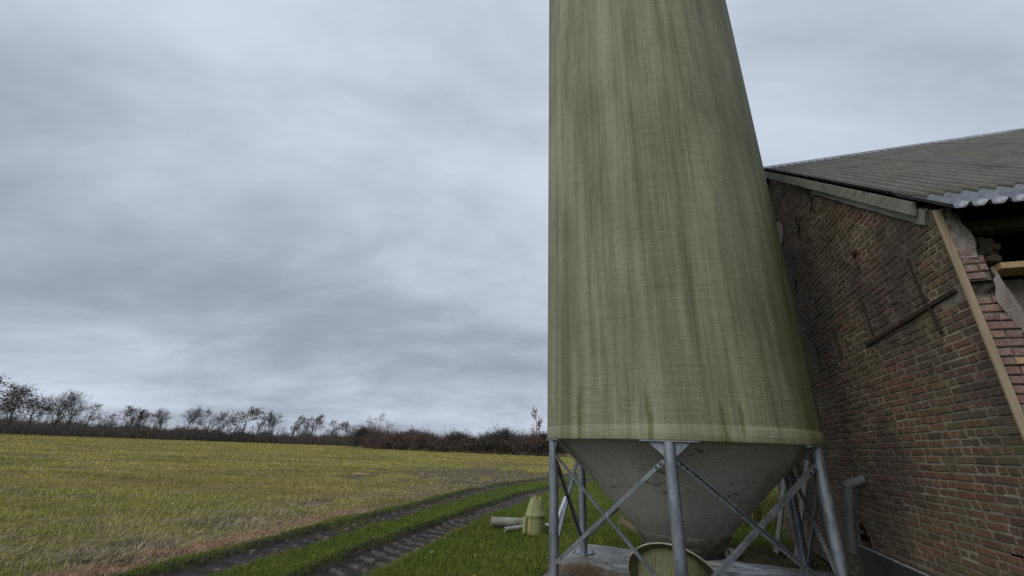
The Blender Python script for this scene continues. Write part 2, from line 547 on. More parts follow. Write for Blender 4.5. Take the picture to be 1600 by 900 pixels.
M['pvc'] = simple('weathered_pvc', (0.27, 0.28, 0.235), 0.5, 0, c2=(0.13, 0.145, 0.095), scale=5, stretch=(1, 1, 1))
M['pvc_white'] = simple('white_pvc', (0.42, 0.42, 0.39), 0.45, 0, c2=(0.26, 0.26, 0.23), scale=6)
M['scrap'] = mat_fibreglass('fibreglass_scrap', (0.36, 0.36, 0.17), (0.19, 0.19, 0.075), (0.16, 0.17, 0.03), False)
M['funnel'] = mat_fibreglass('fibreglass_funnel', (0.165, 0.168, 0.085), (0.075, 0.080, 0.035), (0.07, 0.082, 0.016), False)
M['collar'] = simple('stained_collar', (0.20, 0.185, 0.15), 0.8, 0, c2=(0.09, 0.08, 0.06), scale=9)
M['funnel_rim'] = simple('worn_rim', (0.50, 0.50, 0.38), 0.7, 0, c2=(0.3, 0.3, 0.2), scale=14)
M['bare_pipe'] = simple('clay_coloured_pipe', (0.46, 0.36, 0.25), 0.65, 0, scale=10)

# tinted grass blades / leaves
def mat_tint(name, rough=0.8, trans=0.25, mul=1.0):
    m, nt, b = new_mat(name)
    a = N(nt, 'Attribute', attribute_name='tint').outputs[0]
    setb(nt, b, color=a, rough=rough, spec=0.15)
    t = N(nt, 'BsdfTranslucent', {'Color': a})
    ms = N(nt, 'MixShader', {0: trans, 1: b.outputs[0], 2: t.outputs[0]})
    nt.links.new(ms.outputs[0], nt.nodes['Material Output'].inputs[0])
    return m
M['blade'] = mat_tint('grass_blade', 0.75, 0.3)
M['leaf'] = mat_tint('dead_leaf', 0.8, 0.25)
def mat_mud():
    m, nt, b = new_mat('tyre_mud')
    a = N(nt, 'Attribute', attribute_name='tint').outputs[0]
    pos = N(nt, 'NewGeometry').outputs['Position']
    g = noise(nt, pos, 40, 5, 0.7)
    setb(nt, b, color=mix(nt, 0.9, a, mix(nt, ramp(nt, g, 0.25, 0.75), (0.6, 0.6, 0.6), (1.4, 1.4, 1.4)), 'MULTIPLY'), rough=0.6, spec=0.3, normal=bump(nt, g, 0.7, 0.02))
    return m
M['mud'] = mat_mud()
M['bark'] = simple('tree_bark', (0.105, 0.095, 0.085), 0.9, 0, 0.4, 3, 0.5, 0.03)
M['bark_dark'] = simple('dark_twigs', (0.135, 0.115, 0.10), 0.9, 0, 0.3, 3, 0.3, 0.02)
M['bark_pale'] = simple('pale_bark', (0.22, 0.20, 0.18), 0.9, 0, 0.3, 3, 0.3, 0.02)
M['bark_red'] = simple('reddish_twigs', (0.17, 0.12, 0.10), 0.9, 0, 0.3, 3, 0.3, 0.02)

def mat_ground():
    m, nt, b = new_mat('field_soil')
    a = N(nt, 'Attribute', attribute_name='tint')
    w = a.outputs['Alpha']
    pos = N(nt, 'NewGeometry').outputs['Position']
    g = noise(nt, pos, 9, 6, 0.7)
    g2 = noise(nt, vscale(nt, pos, (0.5, 1.1, 1)), 0.9, 6, 0.7)
    g3 = noise(nt, vscale(nt, pos, (0.035, 0.16, 1)), 1.0, 5, 0.65)
    c = mix(nt, 0.9, a.outputs[0], mix(nt, ramp(nt, g, 0.3, 0.7), (0.45, 0.45, 0.45), (1.5, 1.48, 1.45)), 'MULTIPLY')
    c = mix(nt, 0.8, c, mix(nt, ramp(nt, g2, 0.25, 0.75), (0.68, 0.70, 0.66), (1.28, 1.26, 1.3)), 'MULTIPLY')
    c = mix(nt, 0.7, c, mix(nt, ramp(nt, g3, 0.3, 0.7), (0.78, 0.82, 0.8), (1.2, 1.16, 1.1)), 'MULTIPLY')
    setb(nt, b, color=c, rough=ramp(nt, w, 0.0, 1.0, 0.92, 0.42), spec=ramp(nt, w, 0, 1, 0.1, 0.45), normal=bump(nt, noise(nt, pos, 22, 6, 0.75), 1.0, 0.05))
    return m
M['ground'] = mat_ground()

def mat_slab():
    m, nt, b = new_mat('wet_concrete')
    p = N(nt, 'TexCoord').outputs['Object']
    a = noise(nt, p, 2.2, 6, 0.65)
    c = mix(nt, ramp(nt, a, 0.35, 0.65), (0.11, 0.11, 0.10), (0.24, 0.24, 0.23))
    g = noise(nt, p, 38, 4, 0.7)
    c = mix(nt, 0.7, c, mix(nt, g, (0.5, 0.5, 0.5), (1.45, 1.45, 1.45)), 'MULTIPLY')
    # moss and soil creeping in, dark puddled stains, white lime spill
    ms = noise(nt, vscale(nt, p, (1, 1, 1), (5, 2, 0)), 1.5, 6, 0.68)
    xyz = N(nt, 'SeparateXYZ', {0: p}).outputs
    edge = math_(nt, 'ADD', ramp(nt, math_(nt, 'MULTIPLY', xyz[1], -1.0), -0.55, 0.6, 0.0, 0.35), ramp(nt, xyz[0], 0.9, 1.5, 0, 0.2))
    c = mix(nt, ramp(nt, math_(nt, 'ADD', ms, edge), 0.55, 0.72, 0, 0.92), c, mix(nt, g, (0.05, 0.05, 0.025), (0.10, 0.085, 0.05)))
    dk = noise(nt, vscale(nt, p, (1, 2.2, 1), (1, 9, 0)), 2.6, 4, 0.6)
    dkf = ramp(nt, dk, 0.52, 0.60)
    c = mix(nt, math_(nt, 'MULTIPLY', dkf, 0.6), c, (0.035, 0.035, 0.035))
    dx = math_(nt, 'SUBTRACT', xyz[0], 0.50)
    dy = math_(nt, 'SUBTRACT', xyz[1], 0.95)
    dd = math_(nt, 'ADD', math_(nt, 'MULTIPLY', dx, dx), math_(nt, 'MULTIPLY', math_(nt, 'MULTIPLY', dy, dy), 3.0))
    sp = noise(nt, vscale(nt, p, (1.0, 2.4, 1)), 6.0, 6, 0.75, 0.5)
    sm = math_(nt, 'MULTIPLY', ramp(nt, dd, 0.10, 0.42, 1, 0), ramp(nt, sp, 0.46, 0.55))
    c = mix(nt, sm, c, (0.72, 0.73, 0.74))
    setb(nt, b, color=c, rough=math_(nt, 'SUBTRACT', 0.62, math_(nt, 'MULTIPLY', dkf, 0.4)), spec=0.4, normal=bump(nt, g, 0.4, 0.008))
    return m
M['slab'] = mat_slab()

# ================================================================== STRUCTURE: ground
rng = np.random.default_rng(7)
random.seed(7)
RY = np.array([-3000, -40, -6, 0, 3, 4.83, 5.59, 7.37, 9.52, 12, 15, 18.5, 22.1, 30, 45, 70, 110, 3000], float)
R1 = np.array([-6, -4.6, -4.2, -3.8, -3.45, -3.2, -3.0, -2.6, -2.0, -1.45, -0.75, 0.5, 2.2, 5.4, 13, 26, 48, 900], float)
R2 = np.array([-4.4, -3.0, -2.6, -2.25, -2.0, -1.8, -1.62, -1.22, -0.62, 0.1, 1.1, 2.5, 4.1, 7.4, 15, 28, 50, 902], float)
_yy = np.linspace(-12, 80, 3000)
def _smooth(R):
    x = np.interp(_yy, RY, R)
    k = np.ones(81) / 81
    xp = np.pad(x, 40, mode='edge')
    return np.convolve(xp, k, 'valid')
_x1, _x2 = _smooth(R1), _smooth(R2)
_s = np.concatenate([[0], np.cumsum(np.hypot(np.diff(_yy), np.diff(_x1)))])
def rut(x, y, which):
    xr = np.interp(y, _yy, _x1 if which == 1 else _x2)
    sl = np.interp(y, _yy, np.gradient(_x1 if which == 1 else _x2, _yy))
    return (x - xr) / np.sqrt(1 + sl * sl), np.interp(y, _yy, _s) - (x - xr) * sl / np.sqrt(1 + sl * sl)

# silo frame: C centre, e_s to the right, e_n away from the camera
SB = rad(20.77)
C = np.array([2.0, 5.273, 0.0])
e_n = np.array([math.sin(SB), math.cos(SB), 0])
e_s = np.array([math.cos(SB), -math.sin(SB), 0])
# barn frame: corner c0, u along the gable wall away from the camera, v into the barn
WB = rad(18.72)
c0 = np.array([3.0753, 2.5578, 0.0])
e_u = np.array([math.sin(WB), math.cos(WB), 0])
e_v = np.array([math.cos(WB), -math.sin(WB), 0])

def slab_coords(x, y):
    dx, dy = x - C[0], y - C[1]
    return dx * e_s[0] + dy * e_s[1], dx * e_n[0] + dy * e_n[1]

def terrain(x, y):
    """height, and the cover weights there"""
    z = 0.05 * (fbm(x * 0.35, y * 0.35, 3, 3) - 0.5) * sstep(np.hypot(x - 2, y - 5), 3.0, 7)
    z = z + 0.02 * (fbm(x * 3, y * 3, 3, 9) - 0.5)
    mud = np.zeros_like(x)
    wetg = np.zeros_like(x)
    near = sstep(y, 60, 35)
    for w, dep, hw in ((1, 0.045, 0.26), (2, 0.075, 0.30)):
        t, s = rut(x, y, w)
        hwv = hw * (0.85 + 0.3 * vnoise(s * 1.3, s * 0 + w, 5))
        a = np.abs(t)
        inside = sstep(a, hwv + 0.12, hwv - 0.03)
        # tyre lugs: slanted bars either side of the middle
        ph = s / 0.30 + t * 2.0
        bar = sstep(np.abs((ph % 1.0) - 0.5), 0.19, 0.25)
        floor_ = sstep(a, hwv + 0.01, hwv - 0.05)
        bar = bar * floor_
        clod = fbm(x * 9, y * 9, 3, 21 + w)
        patchy = sstep(fbm(s * 0.6, t * 2, 3, 40 + w), 0.25, 0.5)
        fine = fbm(x * 22, y * 22, 2, 25 + w)
        z = z - near * inside * (dep + 0.020 * bar * patchy * (1 if w == 2 else 0.8)) + near * inside * (0.022 * (clod - 0.5) + 0.016 * (fine - .5))
        z = z + near * 0.022 * np.exp(-((a - hwv - 0.1) / 0.09) ** 2) * (0.4 + clod)
        wetg = np.maximum(wetg, near * inside * bar * patchy)
        mm = inside * (0.95 if w == 2 else 0.55 + 0.4 * patchy)
        mm = np.maximum(mm, sstep(a, hwv + 0.15, hwv) * sstep(clod, 0.45, 0.6) * 0.8)
        mud = np.maximum(mud, mm * near)
    # churned clods where the machine turned in the field
    px_, py_ = x + 0.1 * y, y
    patch = np.exp(-(((x - (-2.4 + (y - 20) * 0.22)) / 4.6) ** 2 + ((y - 24) / 8.0) ** 2))
    cl = fbm(x * 1.2, y * 0.5, 4, 77)
    churn = sstep(patch + (cl - 0.5) * 1.7, 0.32, 0.62)
    strip = sstep(np.abs(y - (40 + 0.25 * x) - 3 * (cl - 0.5)), 3.2, 1.2) * sstep(x, -6, 0) * 0.9
    churn = np.maximum(churn, strip)
    z = z + churn * 0.12 * (fbm(x * 4, y * 4, 3, 88) - 0.5)
    # slab and yard stay level
    ls, ln = slab_coords(x, y)
    yard = sstep(np.maximum(np.abs(ls) - 2.2, np.abs(ln) - 2.0), 0.9, 0.2)
    z = z * (1 - yard) - 0.035 * yard
    terrain.wet = wetg
    return z, mud, churn, yard

def cover(x, y):
    t1, s1 = rut(x, y, 1)
    t2, s2 = rut(x, y, 2)
    wob = 0.35 * (fbm(x * 0.9, y * 0.9, 4, 31) - 0.5)
    field = sstep(t1 + wob, -0.30, -0.62)             # field lies left of the first rut
    field = np.where(y > 26, np.maximum(field, sstep(y, 26, 32)), field)
    edge = np.exp(-((t1 + 0.74 + wob) / 0.24) ** 2) * sstep(y, 11, 7) * sstep(fbm(x * 1.5, y * 1.5, 3, 19), 0.15, 0.45)
    return field, edge

def axis_pts(lo, hi, step, far, growth):
    a = list(np.arange(lo, hi + 1e-6, step))
    d, p = step, hi
    while p < far:
        d *= growth
        p += d
        a.append(p)
    d, p = step, lo
    while p > -far:
        d *= growth
        p -= d
        a.insert(0, p)
    return np.array(a)
gx = axis_pts(-4.4, 2.6, 0.034, 3000, 1.11)
gy = list(np.arange(3.6, 11.0, 0.034))
d, p = 0.034, gy[-1]
while p < 26:
    d *= 1.011; p += d; gy.append(p)
while p < 3500:
    d *= 1.10; p += d; gy.append(p)
d, p = 0.034, gy[0]
while p > -3000:
    d *= 1.14; p -= d; gy.insert(0, p)
gy = np.array(gy)
X, Y = np.meshgrid(gx, gy)
x_, y_ = X.ravel(), Y.ravel()
Z, mud, churn, yard = terrain(x_, y_)
wet = terrain.wet
field, edge = cover(x_, y_)
def lerp(a, b, t):
    return a + (b - a) * t[:, None]
nz = fbm(x_ * 0.25, y_ * 0.55, 4, 50)
nz2 = fbm(x_ * 0.05, y_ * 0.14, 4, 61)
fieldc = lerp(np.array([[0.22, 0.190, 0.050]]), np.array([[0.125, 0.125, 0.038]]), sstep(nz, 0.35, 0.65))
fieldc = lerp(fieldc, np.array([[0.235, 0.19, 0.065]]), sstep(nz2, 0.42, 0.7) * 0.7)
fieldc = lerp(fieldc, np.array([[0.17, 0.155, 0.085]]), sstep(fbm(x_ * 0.8, y_ * 0.8, 3, 71), 0.55, 0.75) * 0.7 * (y_ < 40))
_t1, _ = rut(x_, y_, 1)
strawz = sstep(_t1, -4.6, -2.2) * sstep(y_, 22, 12) * (x_ < 4)
fieldc = lerp(fieldc, np.array([[0.095, 0.080, 0.052]]), strawz * (0.45 + 0.5 * sstep(fbm(x_ * 1.3, y_ * 1.3, 4, 72), 0.4, 0.6)))
lawnc = lerp(np.array([[0.050, 0.080, 0.016]]), np.array([[0.085, 0.098, 0.030]]), sstep(fbm(x_ * 0.7, y_ * 0.7, 4, 81), 0.35, 0.7))
gc = lerp(lawnc, fieldc, field)
gc = lerp(gc, np.array([[0.20, 0.135, 0.082]]), edge * 0.8)
gc = lerp(gc, np.array([[0.115, 0.090, 0.066]]), churn * 0.9)
gc = lerp(gc, np.array([[0.042, 0.034, 0.028]]), mud)
gc = lerp(gc, np.array([[0.018, 0.015, 0.013]]), wet * 0.92)      # water stands in the lug prints
yc = lerp(np.array([[0.075, 0.062, 0.036]]), np.array([[0.06, 0.072, 0.022]]), sstep(fbm(x_ * 1.4, y_ * 1.4, 4, 91), 0.35, 0.65))
lsl, lnl = slab_coords(x_, y_)
yard2 = np.maximum(sstep(np.maximum(np.abs(lsl - 1.4) - 1.3, np.abs(lnl - 0.5) - 2.1), 0.35, 0.0), sstep(np.maximum(np.abs(lsl) - 1.62, np.abs(lnl + 1.6) - 1.6), 0.3, 0.0))
gc = lerp(gc, yc, yard2)
ny, nx = len(gy), len(gx)
ii = (np.arange(ny - 1)[:, None] * nx + np.arange(nx - 1)[None, :]).ravel()
F = np.stack([ii, ii + 1, ii + nx + 1, ii + nx], 1)
colr = np.concatenate([gc, (np.maximum(np.maximum(mud * 0.45, wet), churn * 0.3) * 0.8)[:, None]], 1)
g = link('ground', np_mesh('ground', np.stack([x_, y_, Z], 1), F, True, colr), M['ground'])
tag(g, 'flat stubble field, rutted farm track and lawn reaching to the tree line', kind='structure')

# tyre-lug ridges and clods of mud left in the ruts
def tread_clods():
    rg = np.random.default_rng(23)
    V, Cc, cen, nb = [], [], [], 0
    def block(cx, cy, ang, lx, ly, h, zb, shade):
        nonlocal nb
        ca, sa = math.cos(ang), math.sin(ang)
        j = lambda k: rg.uniform(-k, k)
        for (kx, ky, kz, ins) in ((-1, -1, 0, 0), (1, -1, 0, 0), (1, 1, 0, 0), (-1, 1, 0, 0), (-1, -1, 1, .55), (1, -1, 1, .55), (1, 1, 1, .55), (-1, 1, 1, .55)):
            px_, py_ = kx * (lx / 2) * (1 - ins * 0.25) + j(lx * .08), ky * (ly / 2) * (1 - ins) + j(ly * .12)
            V.append((cx + px_ * ca - py_ * sa, cy + px_ * sa + py_ * ca, h * rg.uniform(0.75, 1.15) if kz else -0.03))
            cen.append((cx, cy))
            Cc.append(shade)
        nb += 1
    G_ = {1: np.gradient(_x1, _yy), 2: np.gradient(_x2, _yy)}
    for w, X_ in ((1, _x1), (2, _x2)):
        s0, s1 = np.interp(3.2, _yy, _s), np.interp(30.0, _yy, _s)
        for k in range(int(s0 / 0.30), int(s1 / 0.30)):
            drop = 0.68 if w == 1 else 0.10
            for part in range(6):
                if rg.random() < drop:
                    continue
                t = -0.27 + 0.54 * (part + 0.5) / 6 + rg.uniform(-.015, .015)
                sv = (k + 0.5) * 0.30 - 0.60 * t + rg.uniform(-.02, .02) + 0.12
                yv = np.interp(sv, _s, _yy)
                sl = np.interp(yv, _yy, G_[w])
                q = math.hypot(1, sl)
                cx = np.interp(yv, _yy, X_) + t / q
                cy = yv - t * sl / q
                zb = 0
                ang = math.atan2(-sl / q, 1 / q) - 0.54
                g_ = rg.uniform(0.85, 1.2)
                block(cx, cy, ang, rg.uniform(.11, .15), rg.uniform(.085, .12), rg.uniform(.012, .026), zb, (0.068 * g_, 0.056 * g_, 0.048 * g_))
        for k in range(500):
            yv = 3.4 + 20 * rg.random() ** 1.6
            sl = np.interp(yv, _yy, G_[w]); q = math.hypot(1, sl)
            t = rg.choice([-1, 1]) * rg.normal(0.31, 0.07)
            cx, cy = np.interp(yv, _yy, X_) + t / q, yv - t * sl / q
            zb = 0
            sz = rg.uniform(0.012, 0.045)
            g_ = rg.uniform(0.6, 1.15)
            block(cx, cy, rg.uniform(0, 3), sz, sz * rg.uniform(.6, 1), sz * .5, zb, (0.055 * g_, 0.045 * g_, 0.037 * g_))
    V = np.array(V); cen = np.array(cen)
    V[:, 2] += terrain(cen[:, 0], cen[:, 1])[0]
    b = np.arange(nb)[:, None] * 8
    Fq = np.concatenate([b + np.array([f]) for f in ((4, 5, 6, 7), (0, 1, 5, 4), (1, 2, 6, 5), (2, 3, 7, 6), (3, 0, 4, 7))])
    o = link('tread_clods', np_mesh('tread_clods', np.array(V), Fq, False, np.array(Cc)), M['mud'])
    tag(o, 'ridged tyre prints and mud clods in the two wheel ruts', kind='stuff')
tread_clods()

# concrete slab under the silo, edge crumbled
mb = MB()
rr = random.Random(3)
ring = []
def slab_edge(a, b, n):
    for i in range(n):
        t = i / n
        p = (a[0] + (b[0] - a[0]) * t, a[1] + (b[1] - a[1]) * t)
        ring.append((p[0] + rr.uniform(-0.03, 0.03), p[1] + rr.uniform(-0.03, 0.03)))
cs = [(-1.46, -1.75), (1.66, -1.75), (1.66, 1.32), (-1.46, 1.38)]
for i in range(4):
    slab_edge(cs[i], cs[(i + 1) % 4], 14)
nr = len(ring)
V = [(p[0], p[1], 0.0) for p in ring] + [(p[0] * 1.01, p[1] * 1.01, -0.15) for p in ring]
Fs = [tuple(range(nr))] + [(i, nr + i, nr + (i + 1) % nr, (i + 1) % nr) for i in range(nr)]
mb.add(V, Fs)
slab = mb.build('concrete_slab', M['slab'])
slab.location = C
slab.rotation_euler = (0, 0, -SB)
tag(slab, 'wet grey concrete slab under the silo legs with moss and white spill', kind='structure')

# ================================================================== SILO
silo = empty('feed_silo', C, -SB)
tag(silo, 'tall weathered green-grey fibreglass feed silo standing on six galvanised legs', 'silo')
RS, RIM, TOP = 1.5, 1.385, 10.6
prof = [(RS - 0.03, RIM + 0.02), (RS, RIM + 0.02)] + [(RS, z) for z in np.linspace(RIM + 0.06, TOP, 24)]
link('shell', lathe(prof, 128, name='shell'), M['silo'], silo)
link('dome', lathe([(RS, TOP), (1.25, TOP + 0.55), (0.85, TOP + 1.0), (0.42, TOP + 1.25), (0.30, TOP + 1.27), (0.30, TOP + 1.45), (0.02, TOP + 1.5)], 64, name='dome'), M['silo'], silo)
link('skirt_band', lathe([(RS - 0.03, RIM), (RS + 0.001, RIM - 0.002), (RS + 0.003, RIM + 0.010), (RS + 0.003, RIM + 0.138), (RS - 0.004, RIM + 0.14)], 128, name='skirt_band'), M['band'], silo)
hp = link('hopper', lathe([(RS - 0.028, RIM + 0.004), (1.40, RIM - 0.012), (1.36, RIM - 0.03), (1.05, 1.06), (0.72, 0.715), (0.515, 0.50), (0.48, 0.475)], 96, name='hopper'), M['hopper'], silo)
link('outlet_collar', lathe([(0.47, 0.49), (0.505, 0.488), (0.508, 0.47), (0.455, 0.40), (0.435, 0.375), (0.43, 0.345), (0.40, 0.34)], 64, name='outlet_collar'), M['collar'], hp)
mb = MB()
for k in range(22):       # broken, ragged lower lip of the outlet
    a = 2 * math.pi * k / 22
    r = 0.415
    mb.box((-0.052, -0.012, -0.03), (0.052, 0.012, 0.03 + rr.uniform(-0.01, 0.0)), Matrix.Translation((r * math.cos(a), r * math.sin(a), 0.322 + rr.uniform(-0.012, 0.006))) @ Matrix.Rotation(a + math.pi / 2, 4, 'Z') @ Matrix.Rotation(rr.uniform(-.1, .1), 4, 'X'))
mb.build('outlet_lip', M['black'], hp)
mb = MB().pipe((-0.40, -0.10, 0.435), (-0.635, -0.20, 0.56), 0.047, 0.040)
mb.build('pipe_stub', M['bare_pipe'], silo, autosmooth=40)
mb = MB().box((-0.42, -0.42, 0.255), (0.43, 0.42, 0.285), bev=0.006)
sg = mb.build('slide_gate', M['hopper'], silo)
mb = MB().pipe((0.435, -0.16, 0.335), (0.47, -0.13, 0.335), 0.05, 0.036)
mb.build('gate_socket', M['hopper'], sg, autosmooth=40)

# legs: one pattern, copied round the ring
RL = 1.466
def leg_meshes():
    m = {}
    mb = MB().tube([(0, 0, 0.012), (0, 0, RIM - 0.012)], 0.052, 20)
    m['leg'] = mb.mesh('leg')
    smooth_by_angle(m['leg'], 40)
    # local: +x tangential, -y outward
    m['top_plate'] = MB().box((-0.25, -0.04, RIM - 0.012), (0.25, 0.05, RIM - 0.002), bev=0.002).mesh('top_plate')
    mb = MB()
    V = [(0.045, -0.005, RIM - 0.015), (0.18, -0.005, RIM - 0.015), (0.045, -0.005, RIM - 0.14)]
    V += [(a, b + 0.012, c) for a, b, c in V]
    mb.add(V, [(0, 2, 1), (3, 4, 5), (0, 1, 4, 3), (1, 2, 5, 4), (2, 0, 3, 5)])
    m['gusset'] = mb.mesh('gusset')
    mb = MB()
    V2 = [(-a, b, c) for a, b, c in V]
    mb.add(V2, [(0, 1, 2), (3, 5, 4), (0, 3, 4, 1), (1, 4, 5, 2), (2, 5, 3, 0)])
    m['gusset2'] = mb.mesh('gusset')
    m['base_plate'] = MB().box((-0.11, -0.11, 0.002), (0.11, 0.11, 0.014), bev=0.002).mesh('base_plate')
    m['bolt'] = MB().tube([(0, 0, 0), (0, 0, 0.028)], 0.013, 6).mesh('bolt')
    return m
LM = leg_meshes()
for k in LM:
    LM[k].materials.append(M['galv'])
leg_angles = [rad(-90 - 1.2 + 60 * k) for k in range(6)]      # first leg faces the camera
legs = []
for a in leg_angles:
    lg = link('leg', LM['leg'], None, silo, (RL * math.cos(a), RL * math.sin(a), 0))
    lg.rotation_euler = (0, 0, a + math.pi / 2)
    for nme, key in (('top_plate', 'top_plate'), ('gusset', 'gusset'), ('gusset', 'gusset2'), ('base_plate', 'base_plate')):
        link(nme, LM[key], None, lg)
    for sx_ in (-1, 1):
        for sy_ in (-1, 1):
            link('bolt', LM['bolt'], None, lg, (0.082 * sx_, 0.082 * sy_, 0.014))
    legs.append((RL * math.cos(a), RL * math.sin(a)))

def angle_iron(p0, p1, outward, w=0.037, t=0.005):
    """L-section from p0 to p1, one flange facing outward"""
    p0, p1 = Vector(p0), Vector(p1)
    d = (p1 - p0).normalized()
    o = Vector(outward)
    o = (o - d * o.dot(d)).normalized()
    s = d.cross(o)
    mb = MB()
    prof = [(-w / 2, 0), (w / 2, 0), (w / 2, -w), (w / 2 - t, -w), (w / 2 - t, -t), (-w / 2, -t)]
    V = [p0 + s * a + o * b for a, b in prof] + [p1 + s * a + o * b for a, b in prof]
    F = [(0, 1, 4, 5), (1, 2, 3, 4), (11, 10, 7, 6), (10, 9, 8, 7)]
    F += [(i, 6 + i, 6 + (i + 1) % 6, (i + 1) % 6) for i in range(6)]
    mb.add(V, F)
    return mb, s, o, d
for k in range(6):
    a, b = Vector((*legs[k], 0)), Vector((*legs[(k + 1) % 6], 0))
    tdir = (b - a).normalized()
    out = ((a + b) / 2).normalized()
    for fl in (0, 1):
        hi_, lo_ = (a, b) if fl == 0 else (b, a)
        td = tdir if fl == 0 else -tdir
        off = out * (0.016 if fl == 0 else 0.028)
        p0 = hi_ + td * 0.05 + Vector((0, 0, 1.215)) + off
        p1 = lo_ - td * 0.05 + Vector((0, 0, 0.18)) + off
        mb, s, o, d = angle_iron(p0, p1, out if fl else -out)
        br = mb.build('brace', M['galv_dark'] if k in (1, 2, 3) else M['galv'], silo)
        mb = MB()
        for q in (0.045, 0.10):
            c_ = p0 + d * q
            oo = o if fl else -o
            mb.tube([c_ + oo * -0.001, c_ + oo * 0.007], 0.0125, 8)
        mb.build('bolt_hole', M['black'], br)

# ================================================================== BARN
barn = empty('brick_barn', c0, 0.0)
# local x = u (along the gable, away), local y = -v ... use a matrix with x=u, y=n(-v), z up
barn.matrix_world = Matrix(((e_u[0], -e_v[0], 0, c0[0]), (e_u[1], -e_v[1], 0, c0[1]), (0, 0, 1, 0), (0, 0, 0, 1)))
tag(barn, 'old dark brick barn with corrugated roof and broken corner beside the silo', 'barn')
AP_U, SL, Z0 = 3.10, 0.8335, 3.058       # apex, roof slope, roof line at u=0
def roof_z(u):
    return Z0 + SL * np.minimum(u, 2 * AP_U - u)
LEN = 11.0
# --- gable wall: mortar backing (grid, with holes) and bricks
BACK = -0.0045
holes = [(2.60, 2.86, 0.43, 0.66), (0.37, 0.47, 0.72, 0.785)]
def in_hole(u, z, g=0.0):
    for i, (a, b, c_, d_) in enumerate(holes):
        if i == 0:
            uc, zc = (a + b) / 2, c_
            if ((u - uc) / ((b - a) / 2 - g)) ** 2 + ((z - zc) / (d_ - c_)) ** 2 < 1 and z > c_ - 0.03:
                return True
        elif a < u < b and c_ < z < d_:
            return True
    return False
step = 0.033
us = np.arange(0.02, 6.19, step)
mb = MB()
vid = {}
def vget(i, j):
    if (i, j) not in vid:
        u_, z_ = 0.02 + i * step, j * step
        vid[i, j] = len(mb.v)
        mb.v.append((u_, BACK + 0.003 * (random.random() - 0.5), z_))
    return vid[i, j]
for i in range(int(6.15 / step)):
    for j in range(int(5.5 / step)):
        uc, zc = 0.02 + (i + .5) * step, (j + .5) * step
        if zc > roof_z(uc) - 0.09 or in_hole(uc, zc):
            continue
        mb.f.append((vget(i, j), vget(i, j + 1), vget(i + 1, j + 1), vget(i + 1, j)))
gable = mb.build('gable_wall', M['mortar'], barn)

CO, JT = 0.0582, 0.0120
BR = random.Random(11)
def brick_verts(u0, u1, z0, z1, rnd, back=-0.10, depth=0.0):
    """chamfered front, slightly skew; local x=u, y=out of wall"""
    j = lambda s: rnd.uniform(-s, s)
    f = depth + j(0.003)
    c_ = 0.004
    oz = j(0.0025)
    t = j(0.0025)
    o = [(u0 + j(.003), z0 + oz - t), (u1 + j(.003), z0 + oz + t), (u1 + j(.003), z1 + oz + t + j(.002)), (u0 + j(.003), z1 + oz - t + j(.002))]
    V = [(a, back, b) for a, b in o] + [(a, f - c_, b) for a, b in o]
    sg = [(1, 1), (-1, 1), (-1, -1), (1, -1)]
    V += [(a + s[0] * (c_ + abs(j(.003))), f + j(0.0015), b + s[1] * (c_ * .8 + abs(j(.002)))) for (a, b), s in zip(o, sg)]
    return V
BF = [(4, 5, 1, 0), (5, 6, 2, 1), (6, 7, 3, 2), (7, 4, 0, 3), (8, 9, 5, 4), (9, 10, 6, 5), (10, 11, 7, 6), (11, 8, 4, 7), (11, 10, 9, 8)]
BF = [tuple(reversed(f)) for f in BF]
bricks = []
row, z = 0, 0.0
while z < 5.6:
    stretch = row % 2 == 0
    u = -0.0
    first = True
    while u < 6.2:
        if stretch:
            L = 0.2
            if BR.random() < 0.14:
                L = 0.095
        else:
            L = 0.095
            if BR.random() < 0.22:
                L = 0.2
        if first:
            L = 0.15 if not stretch else L
            if row % 4 == 2:
                L *= 0.55
            first = False
        L *= BR.uniform(0.95, 1.05)
        u1 = min(u + L, 6.2)
        uc, zc = (u + u1) / 2, z + CO / 2
        top = min(float(roof_z(u)), float(roof_z(u1)))
        if u1 - u > 0.04 and z + CO - JT >= top - 0.07:
            for q in range(4):       # bricks cut to the slope
                qa, qb = u + (u1 - u) * q / 4, u + (u1 - u) * (q + 1) / 4
                if z + CO - JT < min(float(roof_z(qa)), float(roof_z(qb))) - 0.07:
                    bricks.append((qa, qb - 0.003, z, z + CO - JT, (qa + qb) / 2, zc))
        elif u1 - u > 0.04 and not in_hole(uc, zc, -0.02) and not (uc < 2.66 and zc < 0.42):
            if not (2.33 < z + CO / 2 < 2.43 and u < 0.16):      # knocked-out bricks by the corner
                bricks.append((u, u1 - JT, z, z + CO - JT, uc, zc))
        u = u1
    z += CO
    row += 1
def vis_dist(b):
    uc, zc = b[4], b[5]
    p = c0 + e_u * uc
    return math.sqrt(p[0] ** 2 + p[1] ** 2 + (zc - EYE) ** 2) + (100 if zc < 1.62 - 2.0 * uc else 0)
bricks.sort(key=vis_dist)
rest = MB()
for i, b in enumerate(bricks):
    V = brick_verts(b[0], b[1], b[2], b[3], BR)
    if i < 268:
        cx, cz = b[4], b[5]
        me = np_mesh('brick', [(p[0] - cx, p[1], p[2] - cz) for p in V], BF)
        link('brick', me, M['brick'], gable, (cx, 0, cz))
    else:
        rest.add(V, BF)
o = rest.build('brickwork', M['brick'], gable)
o['kind'] = 'stuff'

